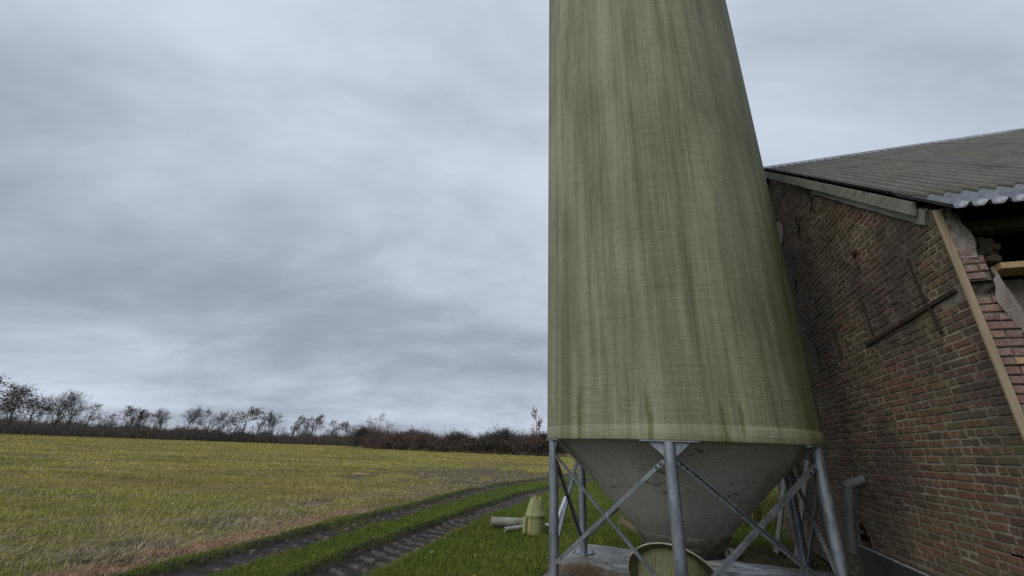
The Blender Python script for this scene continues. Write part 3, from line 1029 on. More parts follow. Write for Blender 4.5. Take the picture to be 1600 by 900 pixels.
# inner skin of the gable, side and back walls, floor: keeps the barn dark inside
def wall_slab(name, mat, pts, parent):
    mb = MB()
    n_ = len(pts)
    return mb, n_
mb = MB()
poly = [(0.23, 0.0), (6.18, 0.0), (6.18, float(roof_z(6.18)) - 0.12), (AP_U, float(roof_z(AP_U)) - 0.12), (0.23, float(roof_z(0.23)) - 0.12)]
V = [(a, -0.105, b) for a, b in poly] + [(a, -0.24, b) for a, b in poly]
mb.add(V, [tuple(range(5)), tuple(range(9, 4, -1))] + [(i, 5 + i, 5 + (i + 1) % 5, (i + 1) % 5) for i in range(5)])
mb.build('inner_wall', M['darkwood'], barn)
mb = MB()
V = [(a, -LEN, b) for a, b in poly] + [(a, -LEN - 0.2, b) for a, b in poly]
mb.add(V, [tuple(range(5)), tuple(range(9, 4, -1))] + [(i, 5 + i, 5 + (i + 1) % 5, (i + 1) % 5) for i in range(5)])
mb.build('end_wall', M['brick'], barn)
MB().box((6.0, -LEN + 0.01, 0), (6.19, -0.25, 2.86)).build('rear_wall', M['brick'], barn)
MB().box((0.02, -LEN + 0.01, 0), (0.22, -3.4, 2.86)).build('front_wall', M['brick'], barn)

# --- roof: corrugated sheets, each its own piece
roof = empty('roof', (0, 0, 0))
roof.parent = barn
cosS = 1 / math.sqrt(1 + SL * SL)
PITCH, AMP = 0.1, 0.028
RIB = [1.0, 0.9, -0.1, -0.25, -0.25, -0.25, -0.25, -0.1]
def sheet_mesh(y0, ncorr, ua, ub, side, lift, thick=0.004, seg=8):
    """sheet from slope position ua (low) to ub (high); ribs run up the slope; y = -v"""
    n_ = ncorr * seg + 1
    V, Fq = [], []
    rows_ = 6
    for layer in (0, 1):
        for r in range(rows_ + 1):
            uu = ua + (ub - ua) * r / rows_
            for k in range(n_):
                yy = y0 - PITCH * k / seg
                ph = (k % seg) / seg * 2 * math.pi
                hgt = AMP * RIB[k % seg] + lift - layer * thick
                up = hgt * cosS
                ou = -hgt * SL * cosS
                u_ = uu + ou
                z_ = Z0 + SL * uu + up
                if side:
                    u_ = 2 * AP_U - u_
                V.append((u_, yy, z_))
    L = (rows_ + 1) * n_
    for r in range(rows_):
        for k in range(n_ - 1):
            a = r * n_ + k
            q = (a, a + n_, a + n_ + 1, a + 1)
            Fq.append(q if not side else q[::-1])
            q2 = tuple(L + i for i in reversed(q))
            Fq.append(q2 if not side else q2[::-1])
    for k in range(n_ - 1):
        Fq.append((k, k + 1, L + k + 1, L + k))
    for r in range(rows_):
        Fq.append((r * n_, (r) * n_ + L, (r + 1) * n_ + L, (r + 1) * n_))
    cr_ = np.array([[max(0.0, RIB[k % seg])] * 3 for _l in (0, 1) for r in range(rows_ + 1) for k in range(n_)])  # crest mask: where the painted light on the ribs goes
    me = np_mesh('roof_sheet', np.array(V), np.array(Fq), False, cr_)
    return me
NC = 10
for i in range(11):
    y0 = 0.065 - i * NC * PITCH
    for side in (0, 1):
        li = 0.016 + (0.005 if i % 2 else 0.0)
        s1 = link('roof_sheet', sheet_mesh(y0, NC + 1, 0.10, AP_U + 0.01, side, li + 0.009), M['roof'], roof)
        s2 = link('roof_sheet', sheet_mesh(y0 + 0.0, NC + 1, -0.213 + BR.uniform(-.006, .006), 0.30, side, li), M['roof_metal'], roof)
        s2['label'] = 'bare shiny metal roof sheet along the eave'
# ridge cap
mb = MB()
V = []
for yy in (0.075, -LEN):
    for du, dz in ((-0.17, -0.17 * SL + 0.045), (-0.05, 0.02), (0, 0.05), (0.05, 0.02), (0.17, -0.17 * SL + 0.045)):
        V.append((AP_U + du, yy, float(roof_z(AP_U)) + dz + 0.015))
for yy in (0.075, -LEN):
    for du, dz in ((-0.17, -0.17 * SL + 0.035), (-0.05, 0.01), (0, 0.035), (0.05, 0.01), (0.17, -0.17 * SL + 0.035)):
        V.append((AP_U + du, yy, float(roof_z(AP_U)) + dz + 0.012))
Fq = []
for i in range(4):
    Fq.append((i, 5 + i, 6 + i, i + 1))
    Fq.append((10 + i, 11 + i, 16 + i, 15 + i))
Fq += [(0, 10, 15, 5), (4, 9, 19, 14)] + [(i, i + 1, i + 11, i + 10) for i in range(4)]
mb.add(V, Fq)
mb.build('ridge_cap', M['galv_dark'], roof)
# screws along the verge
mb = MB()
for k in range(9):
    uu = 0.35 + k * 0.33
    zz_ = Z0 + SL * uu + 0.04
    mb.tube([(uu, 0.055, zz_ - 0.01), (uu - 0.012, 0.055, zz_ + 0.012)], 0.009, 6)
mb.build('roof_screw', M['black'], roof)

# bargeboard and the cement strip under it
def sloped_bar(ua, ub, y0, y1, dtop, dbot, skewa=0.0, skewb=0.0, side=0, seg=10, jit=0.0):
    mb = MB()
    V = []
    for r in range(seg + 1):
        uu = ua + (ub - ua) * r / seg
        for dz, sk in ((dtop, 0), (dbot, 1)):
            for yy in (y0, y1):
                xx = uu + (skewa if r == 0 and sk else 0)
                zz_ = Z0 + SL * xx - dz + (random.uniform(-jit, jit) if sk else 0)
                V.append((xx if not side else 2 * AP_U - xx, yy, zz_))
    Fq = []
    for r in range(seg):
        b = r * 4
        Fq += [(b, b + 1, b + 5, b + 4), (b + 1, b + 3, b + 7, b + 5), (b + 3, b + 2, b + 6, b + 7), (b + 2, b, b + 4, b + 6)]
    Fq += [(0, 2, 3, 1), (seg * 4, seg * 4 + 1, seg * 4 + 3, seg * 4 + 2)]
    if side:
        Fq = [f[::-1] for f in Fq]
    return mb.add(V, Fq)
sloped_bar(0.12, AP_U, 0.032, 0.058, 0.012, 0.135, 0.03).build('bargeboard', M['greyboard'], barn)
sloped_bar(0.12, AP_U, 0.032, 0.058, 0.012, 0.135, 0.03, side=1).build('bargeboard', M['greyboard'], barn)
sloped_bar(0.075, 1.75, -0.02, 0.022, 0.08, 0.222, 0.06, seg=26, jit=0.008).build('cement_strip', M['concrete'], barn)
sloped_bar(1.75, AP_U, -0.02, 0.012, 0.08, 0.165, 0, seg=26, jit=0.01).build('cement_strip', M['concrete'], barn)

# --- iron wall anchors, rail, patches
def flat_bar(p0, p1, w=0.03, y0=0.0, y1=0.012):
    (u0, z0), (u1, z1) = p0, p1
    d = Vector((u1 - u0, z1 - z0)).normalized()
    s = Vector((-d.y, d.x)) * w / 2
    mb = MB()
    pts = [(u0 - s.x, z0 - s.y), (u1 - s.x, z1 - s.y), (u1 + s.x, z1 + s.y), (u0 + s.x, z0 + s.y)]
    V = [(a, y0, b) for a, b in pts] + [(a, y1, b) for a, b in pts]
    return mb.add(V, [(0, 1, 2, 3), (7, 6, 5, 4), (0, 4, 5, 1), (1, 5, 6, 2), (2, 6, 7, 3), (3, 7, 4, 0)])
for a, b, w in (((0.478, 2.83), (0.452, 2.44), 0.022), ((1.37, 2.77), (1.338, 2.42), 0.024), ((2.17, 2.73), (2.142, 2.34), 0.03), ((2.83, 2.70), (2.80, 2.34), 0.03)):
    o = flat_bar(a, b, w).build('wall_anchor', M['rust'], barn)
o = flat_bar((0.10, 2.41), (1.52, 2.355), 0.030, 0.0, 0.014).build('wall_rail', M['rust'], barn)
o['label'] = 'rusty level iron rail fixed across the gable brickwork'
flat_bar((0.415, 2.40), (0.385, 2.18), 0.024, 0.001, 0.016).build('wall_anchor', M['rust'], barn)
for (u_, z_, s_, tw) in ((1.88, 4.25, 0.15, 0.2), (2.45, 4.19, 0.14, -0.15), (3.02, 3.62, 0.12, 0.1), (1.25, 3.255, 0.06, 1.2)):
    mb = flat_bar((u_ - s_ * math.sin(tw) - 0.0, z_ - s_ * math.cos(tw)), (u_ + s_ * math.sin(tw), z_ + s_ * math.cos(tw)), 0.026)
    for sg_ in (-1, 1):
        m2 = flat_bar((u_ - 0.012 * sg_, z_ - 0.02), (u_ + s_ * 0.5 * sg_, z_ - s_ * 0.55 * sg_ * 0.6 - 0.02), 0.024, 0.002, 0.013)
        mb.add(m2.v, m2.f)
    o = mb.build('wall_anchor', M['rust'], barn)
    o['label'] = 'rusty forked iron wall anchor high on the gable'
# round pale patch high on the gable under the ridge
mb = MB()
n_ = 28
V = [(3.20 + 0.20 * math.cos(2 * math.pi * k / n_), 0.004, 4.50 + 0.20 * math.sin(2 * math.pi * k / n_)) for k in range(n_)]
V += [(a, 0.018, 4.5 + (b - 4.5) * 0.97) for a, _, b in V]
mb.add(V, [tuple(range(n_, 2 * n_))[::-1]] + [(k, n_ + k, n_ + (k + 1) % n_, (k + 1) % n_) for k in range(n_)])
o = mb.build('round_panel', M['plaster'], barn)
# black bitumen plinth with a cement ledge
MB().box((-0.12, 0.0, -0.1), (2.66, 0.10, 0.43), bev=0.006).build('plinth', M['black'], barn)
mb = MB()
for k in range(24):
    u_ = -0.12 + k * 2.78 / 24
    mb.box((u_, 0.076 + random.uniform(-.004, .004), 0.4305), (u_ + 2.78 / 24 - 0.001, 0.101 + random.uniform(-.003, .003), 0.436 + random.uniform(-.002, .003)))
mb.build('plinth_ledge', M['concrete'], barn)
# sheltered clutter low on the wall behind the leg: leaning boards
mb = MB().box((-0.09, 0, 0), (0.09, 0.022, 1.25), Matrix.Translation((4.45, 0.42, 0.0)) @ Matrix.Rotation(rad(18), 4, 'X') @ Matrix.Rotation(rad(-5), 4, 'Y'))

# --- broken front corner: pier of bricks, plaster, beam, planks
pier = MB().box((0.006, -0.215, 0.0), (0.225, -0.014, 2.33)).box((0.06, -0.15, 2.33), (0.225, -0.014, 2.435)).box((0.006, -0.15, 2.435), (0.225, -0.014, 2.62)).box((0.012, -0.12, 2.62), (0.225, -0.014, 2.96)).build('corner_pier', M['mortar'], barn)
def vedge(z):
    return float(np.interp(z, [0, 2.0, 2.15, 2.25, 2.36, 2.43, 2.5, 2.6, 2.9], [0.205, 0.205, 0.19, 0.17, 0.13, 0.10, 0.15, 0.14, 0.12]))
row, z = 0, 0.0
while z < 2.64:
    zt = z + CO - JT
    ve = vedge(z + CO / 2)
    if not (2.325 < z + CO / 2 < 2.435) and z > 0.9:
        v_ = 0.012
        spans = [(0.012, ve * BR.uniform(0.9, 1.1))] if (row % 2 == 0 or ve < 0.12) else [(0.012, 0.098), (0.107, ve * BR.uniform(0.92, 1.1))]
        for (a, b) in spans:
            if b - a < 0.03:
                continue
            V = brick_verts(a, b, z, zt, BR, back=-0.06, depth=0.002)
            # front plane: outward is -u  -> x = -(y), y = -v
            W = [(-0.004 - p[1], -p[0], p[2]) for p in V]
            cx, cy, cz = 0.0, -(a + b) / 2, (z + zt) / 2
            me = np_mesh('brick', [(p[0] - cx, p[1] - cy, p[2] - cz) for p in W], [f for f in BF])
            link('brick', me, M['brick_pink'], pier, (cx, cy, cz))
    z += CO
    row += 1
def lump(name, mat, fn, nu, nv, parent):
    """closed-ish rough patch: fn(s,t) -> front point; thickness behind"""
    V, Fq = [], []
    for i in range(nu + 1):
        for j in range(nv + 1):
            V.append(fn(i / nu, j / nv))
    for i in range(nu):
        for j in range(nv):
            a = i * (nv + 1) + j
            Fq.append((a, a + 1, a + nv + 2, a + nv + 1))
    me = np_mesh(name, np.array(V), np.array(Fq), True)
    return link(name, me, mat, parent)
PR = random.Random(5)
# plaster over the top of the pier, wrapping its face and inner edge
def top_plaster(s, t):
    z = 2.60 + 0.40 * t
    w = 0.05 + 0.09 * t + 0.02 * math.sin(9 * t + 2)
    n1 = float(fbm(np.array([s * 5.0]), np.array([t * 7.0]), 4, 5)[0])
    edge_ = min(1, 4 * (1 - t) + 0.2)
    if s < 0.6:
        return (-0.010 + 0.036 * (n1 - 0.5), -0.006 - (0.10 + 0.03 * math.sin(5 * t)) * s / 0.6 * 1.05, z + 0.02 * (n1 - 0.5))
    q = (s - 0.6) / 0.4
    return (-0.010 + 0.22 * q + 0.03 * (n1 - 0.5), -0.111 - 0.03 * math.sin(5 * t) - 0.03 * (n1 - .5), z + 0.02 * (n1 - 0.5))
lump('plaster_patch', M['plaster'], top_plaster, 22, 26, pier)
def side_plaster(s, t):
    z = 1.2 + 1.32 * t
    n1 = float(fbm(np.array([s * 4.0]), np.array([t * 13.0]), 4, 8)[0])
    e0 = float(np.interp(z, [0, 2.0, 2.1, 2.2, 2.3, 2.4, 2.46, 2.52], [0.205, 0.20, 0.175, 0.135, 0.118, 0.135, 0.165, 0.16]))
    e1 = float(np.interp(z, [0, 2.1, 2.2, 2.3, 2.4, 2.46, 2.52], [0.225, 0.232, 0.225, 0.212, 0.195, 0.18, 0.168]))
    jg = 0.035 * (float(fbm(np.array([t * 31.0]), np.array([0.3]), 3, 12)[0]) - 0.5)
    e0 += jg
    if s < 0.5:
        q = s / 0.5
        return (-0.012 + 0.034 * (n1 - 0.5), -(e0 + (e1 - e0) * q) - 0.02 * (n1 - .5), z)
    q = (s - 0.5) / 0.5
    return (-0.012 + 0.22 * q, -e1 - 0.03 * (n1 - .5), z + 0.01 * n1)
lump('plaster_patch', M['plaster'], side_plaster, 14, 44, pier)
def cavity(s, t):
    z = 2.31 + 0.14 * t
    n1 = float(fbm(np.array([s * 6.0]), np.array([t * 6.0]), 4, 18)[0])
    return (0.045 + 0.06 * (n1 - 0.5) - 0.03 * abs(t - .5), -0.0 - 0.16 * s, z)
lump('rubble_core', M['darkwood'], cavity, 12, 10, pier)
# rough inner brick rubble above the plank
mb = MB()
for k in range(16):
    a_, z_ = PR.uniform(0.14, 0.36), PR.uniform(2.62, 2.80)
    i0 = len(mb.v)
    mb.box((-0.05, -PR.uniform(.03, .06), -0.03), (0.05, PR.uniform(.03, .06), 0.03), Matrix.Translation((0.17 + PR.uniform(0, .05), -a_, z_)) @ Matrix.Rotation(PR.uniform(-.5, .5), 4, 'X') @ Matrix.Rotation(PR.uniform(-.6, .6), 4, 'Z'), bev=0.012)
    for q_ in range(i0, len(mb.v)):
        mb.v[q_] = tuple(c_ + PR.uniform(-.009, .009) for c_ in mb.v[q_])
mb.build('inner_rubble', M['brick'], pier)['kind'] = 'stuff'
MB().box((0.09, -3.6, 2.845), (0.2, -0.16, 2.925), bev=0.005).build('wall_plate_beam', M['darkwood'], barn)
o = MB().box((0.02, -1.6, 2.515), (0.19, -0.235, 2.56), bev=0.003).build('plank', M['plank'], barn)
o['label'] = 'pale sawn plank end sticking out of the broken opening'
MB().box((-0.02, -0.9, 1.865), (0.05, -0.092, 1.905), bev=0.003).build('plank', M['plank'], barn)
for k in range(16):
    ya = -0.245 - k * 0.205
    MB().box((0.21, ya - 0.2, 0.0), (0.235 + PR.uniform(-.004, .004), ya, 2.5 + PR.uniform(-.03, .0)), bev=0.002).build('infill_board', M['panel'], barn)
# batten nailed upright on the corner
mb = MB().box((-0.034, -0.024, 0.9), (-0.014, 0.017, 2.985), Matrix.Rotation(rad(-0.4), 4, 'X'), bev=0.002)
o = mb.build('batten', M['batten'], barn)
o['label'] = 'long pale wooden batten nailed upright along the broken corner'

# --- downpipe stump: elbow out of the wall and a leaning pipe
dp = empty('downpipe', (0, 0, 0))
dp.matrix_world = barn.matrix_world @ Matrix.Translation((2.42, 0.24, 0.40))
top_ = Vector((0.0, -0.10, 0.62))
MB().tube([(0, 0, -0.01), tuple(top_)], 0.044, 18).build('pipe', M['darkpipe'], dp, autosmooth=40)
mb = MB().tube([tuple(top_ + Vector((0.004, 0.022, -0.016))), tuple(top_ + Vector((-0.005, -0.02, 0.018))), tuple(top_ + Vector((-0.03, -0.16, 0.075)))], 0.049, 18)
mb.build('elbow', M['darkpipe'], dp, autosmooth=40)
mb = MB().tube([(0, -0.046, 0.27), (0, -0.051, 0.30)], 0.0475, 18)
mb.build('socket_collar', M['darkpipe'], dp, autosmooth=40)
tag(dp, 'grey downpipe stump with an elbow sticking out of the brick gable', 'drainpipe')

# boards leaning on the gable wall behind the right-hand leg
def lean_board(u_, off, w, L, tilt, mat, label, sw=0.0):
    mb = MB().box((-w / 2, -0.011, 0), (w / 2, 0.011, L), bev=0.003)
    o = mb.build('leaning_board', mat)
    o.matrix_world = barn.matrix_world @ Matrix.Translation((u_, off, -0.03)) @ Matrix.Rotation(rad(sw), 4, 'Y') @ Matrix.Rotation(rad(tilt), 4, 'X')
    tag(o, label, 'board')
lean_board(4.55, 0.52, 0.26, 1.55, 17, M['greyboard'], 'wide grey weathered board leaning on the gable behind the silo leg', 6)
lean_board(4.05, 0.40, 0.16, 1.35, 15, M['greyboard'], 'narrow grey board leaning on the gable nearer the downpipe', -6)

# ================================================================== LOOSE OBJECTS
# broken funnel under the outlet, mouth tipped away
def funnel():
    root = empty('broken_funnel', tuple(C + e_s * -0.13 + e_n * -0.74 + np.array([0, 0, 0.0])), -SB)
    tag(root, 'broken olive fibreglass funnel with a wide flanged rim under the silo outlet', 'funnel')
    Mx = Matrix.Translation((0, 0.0, 0.055)) @ Matrix.Scale(0.83, 4) @ Matrix.Rotation(rad(13), 4, 'Y') @ Matrix.Rotation(rad(-52), 4, 'X')
    prof = [(0.30, -0.30), (0.335, -0.2), (0.375, 0.0), (0.405, 0.17), (0.43, 0.205)]
    me = lathe(prof + [(0.42, 0.21), (0.39, 0.17), (0.36, 0.0), (0.32, -0.2), (0.288, -0.3)], 56, name='body')
    me.transform(Mx)
    b_ = link('body', me, M['funnel'], root)
    me = lathe([(0.425, 0.203), (0.47, 0.19), (0.512, 0.165), (0.52, 0.16), (0.522, 0.17), (0.475, 0.203), (0.42, 0.217)], 56, name='flange')
    me.transform(Mx)
    fl = link('flange', me, M['funnel'], root)
    me = lathe([(0.517, 0.158), (0.526, 0.160), (0.526, 0.172), (0.517, 0.176)], 56, name='rim_edge')
    me.transform(Mx)
    link('rim_edge', me, M['funnel_rim'], fl)
    return root
funnel()

# broken cone standing on the lawn
def scrap_cone():
    root = empty('broken_cone', (0.53, 7.80, -0.02), rad(20))
    tag(root, 'broken yellow-green fibreglass cone standing upright on the lawn', 'cone')
    n_ = 40
    prof = [(0.158, 0.0), (0.165, 0.06), (0.163, 0.2), (0.160, 0.255), (0.167, 0.262), (0.167, 0.29), (0.157, 0.30), (0.135, 0.39), (0.10, 0.50), (0.086, 0.545)]
    prof = [(r, z) for r, z in prof]
    me = lathe(prof + [(r - 0.012, z) for r, z in reversed(prof)], n_, name='body')
    import bmesh
    R_ = random.Random(2)
    jag = [0.02 * math.sin(q * 0.5) + R_.uniform(-0.022, 0.012) for q in range(n_ + 1)]
    jag[n_] = jag[0]
    jb = [R_.uniform(-0.03, 0.02) for _ in range(n_ + 1)]
    m_ = len(prof)
    for i in (m_ - 1, m_):
        for k in range(n_ + 1):
            me.vertices[i * (n_ + 1) + k].co.z += jag[k]
    for v in me.vertices:
        v.co.x += 0.03 * v.co.z
    link('body', me, M['scrap'], root)
    MB().box((-0.215, -0.05, 0.0), (-0.168, 0.03, 0.24), Matrix.Rotation(rad(4), 4, 'Y'), bev=0.004).build('side_flange', M['scrap'], root)
    return root
scrap_cone()

def lay_pipe(name, p0, p1, r, mat, label, group=None, wall=0.007):
    p0, p1 = Vector(p0), Vector(p1)
    root = MB().pipe((0, 0, 0), tuple(p1 - p0), r, r - wall, 22).build(name, mat, None, autosmooth=40)
    root.location = p0
    tag(root, label, 'pipe', group)
lay_pipe('scrap_pipe', (-0.21, 8.05, 0.095), (0.47, 8.12, 0.085), 0.075, M['pvc'], 'thick grey-green plastic pipe lying left of the broken cone', 'scrap pipes on the lawn')
lay_pipe('scrap_pipe', (0.03, 7.74, 0.035), (0.34, 7.93, 0.05), 0.035, M['pvc_white'], 'thin whitish pipe lying under the thick plastic pipe', 'scrap pipes on the lawn')
lay_pipe('scrap_pipe', (0.60, 8.32, 0.035), (0.85, 8.30, 0.035), 0.033, M['pvc_white'], 'short white pipe end right of the broken cone', 'scrap pipes on the lawn')
lay_pipe('scrap_pipe', (1.03, 8.85, 0.03), (1.22, 8.98, 0.42), 0.062, M['galv'], 'tilted galvanised tube seen between the left silo legs', 'scrap pipes on the lawn')

def wood(name, loc, size, rz, label):
    o = MB().box((-size[0] / 2, -size[1] / 2, 0), (size[0] / 2, size[1] / 2, size[2]), bev=0.004).build(name, M['plank'])
    o.location = loc
    o.rotation_euler = (0, rad(1.5), rz)
    tag(o, label, 'plank')
wood('loose_plank', (-5.95, 18.95, 0.06), (0.62, 0.09, 0.06), rad(-3), 'short pale plank lying alone out in the stubble field')

# ================================================================== GRASS (stuff)
def blades(name, P, ang, H, W, lean, colors, mat, label, curl=0.35):
    n_ = len(P)
    d = np.stack([np.cos(ang), np.sin(ang), np.zeros(n_)], 1)
    s = np.stack([-np.sin(ang), np.cos(ang), np.zeros(n_)], 1)
    tip = P + d * (lean * H)[:, None] + np.stack([np.zeros(n_), np.zeros(n_), H * np.sqrt(np.clip(1 - lean ** 2, 0.05, 1))], 1)
    mid = P + d * (lean * H * curl)[:, None] * 0.8 + np.stack([np.zeros(n_), np.zeros(n_), H * 0.58 * np.sqrt(np.clip(1 - lean ** 2, 0.05, 1))], 1)
    V = np.stack([P - s * (W / 2)[:, None], P + s * (W / 2)[:, None], mid + s * (W * 0.38)[:, None], tip, mid - s * (W * 0.38)[:, None]], 1).reshape(-1, 3)
    b = np.arange(n_) * 5
    F3 = np.concatenate([np.stack([b, b + 1, b + 2], 1), np.stack([b, b + 2, b + 4], 1), np.stack([b + 4, b + 2, b + 3], 1)])
    cc = np.repeat(colors, 5, 0)
    o = link(name, np_mesh(name, V, F3, False, cc), mat)
    tag(o, label, kind='stuff')
    return o

def scatter(n_, rmin, rmax, b0, b1, power=1.0):
    """random ground points in a sector in front of the camera; power<1 crowds the near part"""
    r = rmin * (rmax / rmin) ** (rng.random(n_) ** power)
    b = rad(b0) + (rad(b1) - rad(b0)) * rng.random(n_)
    return r * np.sin(b), r * np.cos(b)

# lawn: right of the second rut and between the ruts
def lawn():
    x, y = scatter(330000, 3.6, 26, -40, 44, 0.85)
    field, edge = cover(x, y)
    z, mud, churn, yd = terrain(x, y)
    ls, ln = slab_coords(x, y)
    on_slab = (ls > -1.5) & (ls < 1.7) & (ln < 1.38 + 0.12 * (vnoise(ls * 6, ln * 0, 3) - .5)) & (ln > -2.6)
    dirt = np.maximum(sstep(np.maximum(np.abs(ls - 1.4) - 1.3, np.abs(ln - 0.5) - 2.1), 0.35, 0.0), 0)
    keep = (field < 0.55 + 0.3 * rng.random(len(x)))
    t1, _ = rut(x, y, 1)
    nr_ = fbm(x * 2.5, y * 2.5, 3, 66)
    keep &= rng.random(len(x)) > mud * 1.05
    keep &= ~on_slab
    keep &= rng.random(len(x)) > dirt * 0.93
    # barn interior and its footprint
    du = (x - c0[0]) * e_u[0] + (y - c0[1]) * e_u[1]
    dv = (x - c0[0]) * e_v[0] + (y - c0[1]) * e_v[1]
    keep &= ~((dv > -0.12) & (du > -0.3) & (du < 6.4))
    x, y, z, mud = x[keep], y[keep], z[keep], mud[keep]
    t1, _ = rut(x, y, 1)
    t2, _ = rut(x, y, 2)
    n_ = len(x)
    r = np.hypot(x, y)
    nn = fbm(x * 0.8, y * 0.8, 4, 81)
    n2 = fbm(x * 3.1, y * 3.1, 3, 15)
    H = (0.035 + 0.065 * rng.random(n_) ** 1.5) * (0.35 + 1.3 * n2) * np.where((t2 < 0), 0.75, 1.0) * (1 - 0.4 * mud)
    W = np.clip(0.0032 * r / 4.0, 0.0035, 0.014) * (0.8 + 0.6 * rng.random(n_))
    a = np.array([[0.092, 0.160, 0.018]]); b = np.array([[0.195, 0.250, 0.036]]); c_ = np.array([[0.26, 0.235, 0.070]])
    cc = lerp(np.repeat(a, n_, 0), b, np.clip(nn * 0.9 + rng.normal(0, 0.22, n_), 0, 1))
    cc = lerp(cc, c_, sstep(rng.random(n_) * 0.6 + n2 * 0.6, 0.62, 0.95) * 0.75)
    blades('lawn_grass', np.stack([x, y, z - 0.005], 1), rng.random(n_) * 6.283, H, W, 0.15 + 0.6 * rng.random(n_), cc, M['blade'],
           'short green grass of the lawn and between the wheel ruts')
lawn()

def field_grass():
    nT, per = 92000, 8
    tx, ty = scatter(nT, 3.6, 230, -72, 14, 0.9)
    tint_ = np.repeat(rng.random(nT), per)
    hs_ = np.repeat(0.45 + 1.0 * rng.random(nT) ** 1.6, per)
    rr_ = np.repeat(np.hypot(tx, ty), per)
    sp_ = 0.022 * (1 + rr_ / 6.0)
    x = np.repeat(tx, per) + rng.normal(0, 1, nT * per) * sp_
    y = np.repeat(ty, per) + rng.normal(0, 1, nT * per) * sp_
    field, edge = cover(x, y)
    z, mud, churn, yd = terrain(x, y)
    keep = (field > 0.45 + 0.2 * rng.random(len(x))) & (rng.random(len(x)) > churn * 0.9) & (rng.random(len(x)) > mud)
    gap = fbm(x * 0.9, y * 1.5, 4, 33)
    keep &= rng.random(len(x)) > sstep(gap, 0.46, 0.64) * 0.82
    x, y, z, edge, tint_, hs_ = x[keep], y[keep], z[keep], edge[keep], tint_[keep], hs_[keep]
    n_ = len(x)
    r = np.hypot(x, y)
    n1 = fbm(x * 0.16, y * 0.4, 4, 50)
    n2 = fbm(x * 1.1, y * 1.1, 4, 44)
    t1, _ = rut(x, y, 1)
    straw = np.clip(sstep(t1, -4.2, -0.9) * 0.8 * sstep(n2, 0.32, 0.55) * (y < 16) + edge, 0, 1)
    straw = straw * (rng.random(n_) < 0.8)
    H = (0.035 + 0.06 * rng.random(n_)) * hs_ * (0.55 + 0.95 * n2) * (1 + 0.012 * np.minimum(r, 90)) * (1 - 0.35 * straw)
    W = np.clip(0.0042 * r / 5.0, 0.004, 0.2) * (0.7 + 0.7 * rng.random(n_))
    k = np.clip(n1 * 0.8 + (tint_ - 0.4) * 0.75 + rng.normal(0, 0.14, n_), 0, 1)
    cc = lerp(np.repeat(np.array([[0.165, 0.195, 0.030]]), n_, 0), np.array([[0.44, 0.365, 0.100]]), k)
    dry = rng.random(n_) < 0.22
    cc[dry] = np.array([0.48, 0.40, 0.22]) * (0.7 + 0.5 * rng.random((dry.sum(), 1)))
    pt_ = fbm(x * 0.22 + 5, y * 0.75, 4, 101)
    cc = cc * (0.78 + 0.55 * sstep(pt_, 0.25, 0.75))[:, None]
    pal = np.array([[0.42, 0.36, 0.24]])
    cc = lerp(cc, pal * (0.75 + 0.4 * rng.random((n_, 1))), straw * 0.85)
    cc = lerp(cc, np.array([[0.42, 0.28, 0.16]]) * (0.75 + 0.45 * rng.random((n_, 1))), edge * 0.9)
    lean = np.clip(0.15 + 0.6 * rng.random(n_) + 0.35 * straw, 0, 0.96)
    ang = np.where(rng.random(n_) < 0.25, rng.normal(1.25, 0.9, n_), rng.random(n_) * 6.283)
    blades('field_grass', np.stack([x, y, z - 0.005], 1), ang, H, W, lean, cc, M['blade'],
           'yellow-green stubble regrowth and pale straw covering the field')
field_grass()

def straw_stubble():
    nT, per = 17000, 7
    tx, ty = scatter(nT, 3.6, 20, -72, 4, 0.9)
    br_ = np.repeat(0.55 + 0.75 * rng.random(nT), per)
    an_ = np.repeat(rng.normal(0.75, 0.9, nT), per)
    x = np.repeat(tx, per) + rng.normal(0, 0.05, nT * per)
    y = np.repeat(ty, per) + rng.normal(0, 0.05, nT * per)
    t1, _ = rut(x, y, 1)
    field, edge = cover(x, y)
    cl_ = fbm(x * 1.1, y * 1.6, 4, 55)
    keep = (t1 < -0.4) & (field > 0.4) & (rng.random(len(x)) < np.maximum(sstep(t1, -5.5, -1.2) * sstep(cl_, 0.36, 0.58), edge * 1.3))
    x, y, br_, an_, cl_, edge = x[keep], y[keep], br_[keep], an_[keep], cl_[keep], edge[keep]
    n_ = len(x)
    z = terrain(x, y)[0]
    cc = np.array([[0.44, 0.37, 0.245]]) * (br_ * (0.7 + 0.5 * rng.random(n_)))[:, None]
    cc = lerp(cc, np.array([[0.50, 0.33, 0.20]]) * br_[:, None], np.clip(edge * 1.3, 0, 1))
    blades('straw_stubble', np.stack([x, y, z + 0.008], 1), an_ + rng.normal(0, 0.5, n_), 0.045 + 0.085 * rng.random(n_), 0.004 + 0.004 * rng.random(n_), 0.82 + 0.16 * rng.random(n_), cc, M['blade'],
           'pale flattened straw on bare soil along the field edge')
straw_stubble()

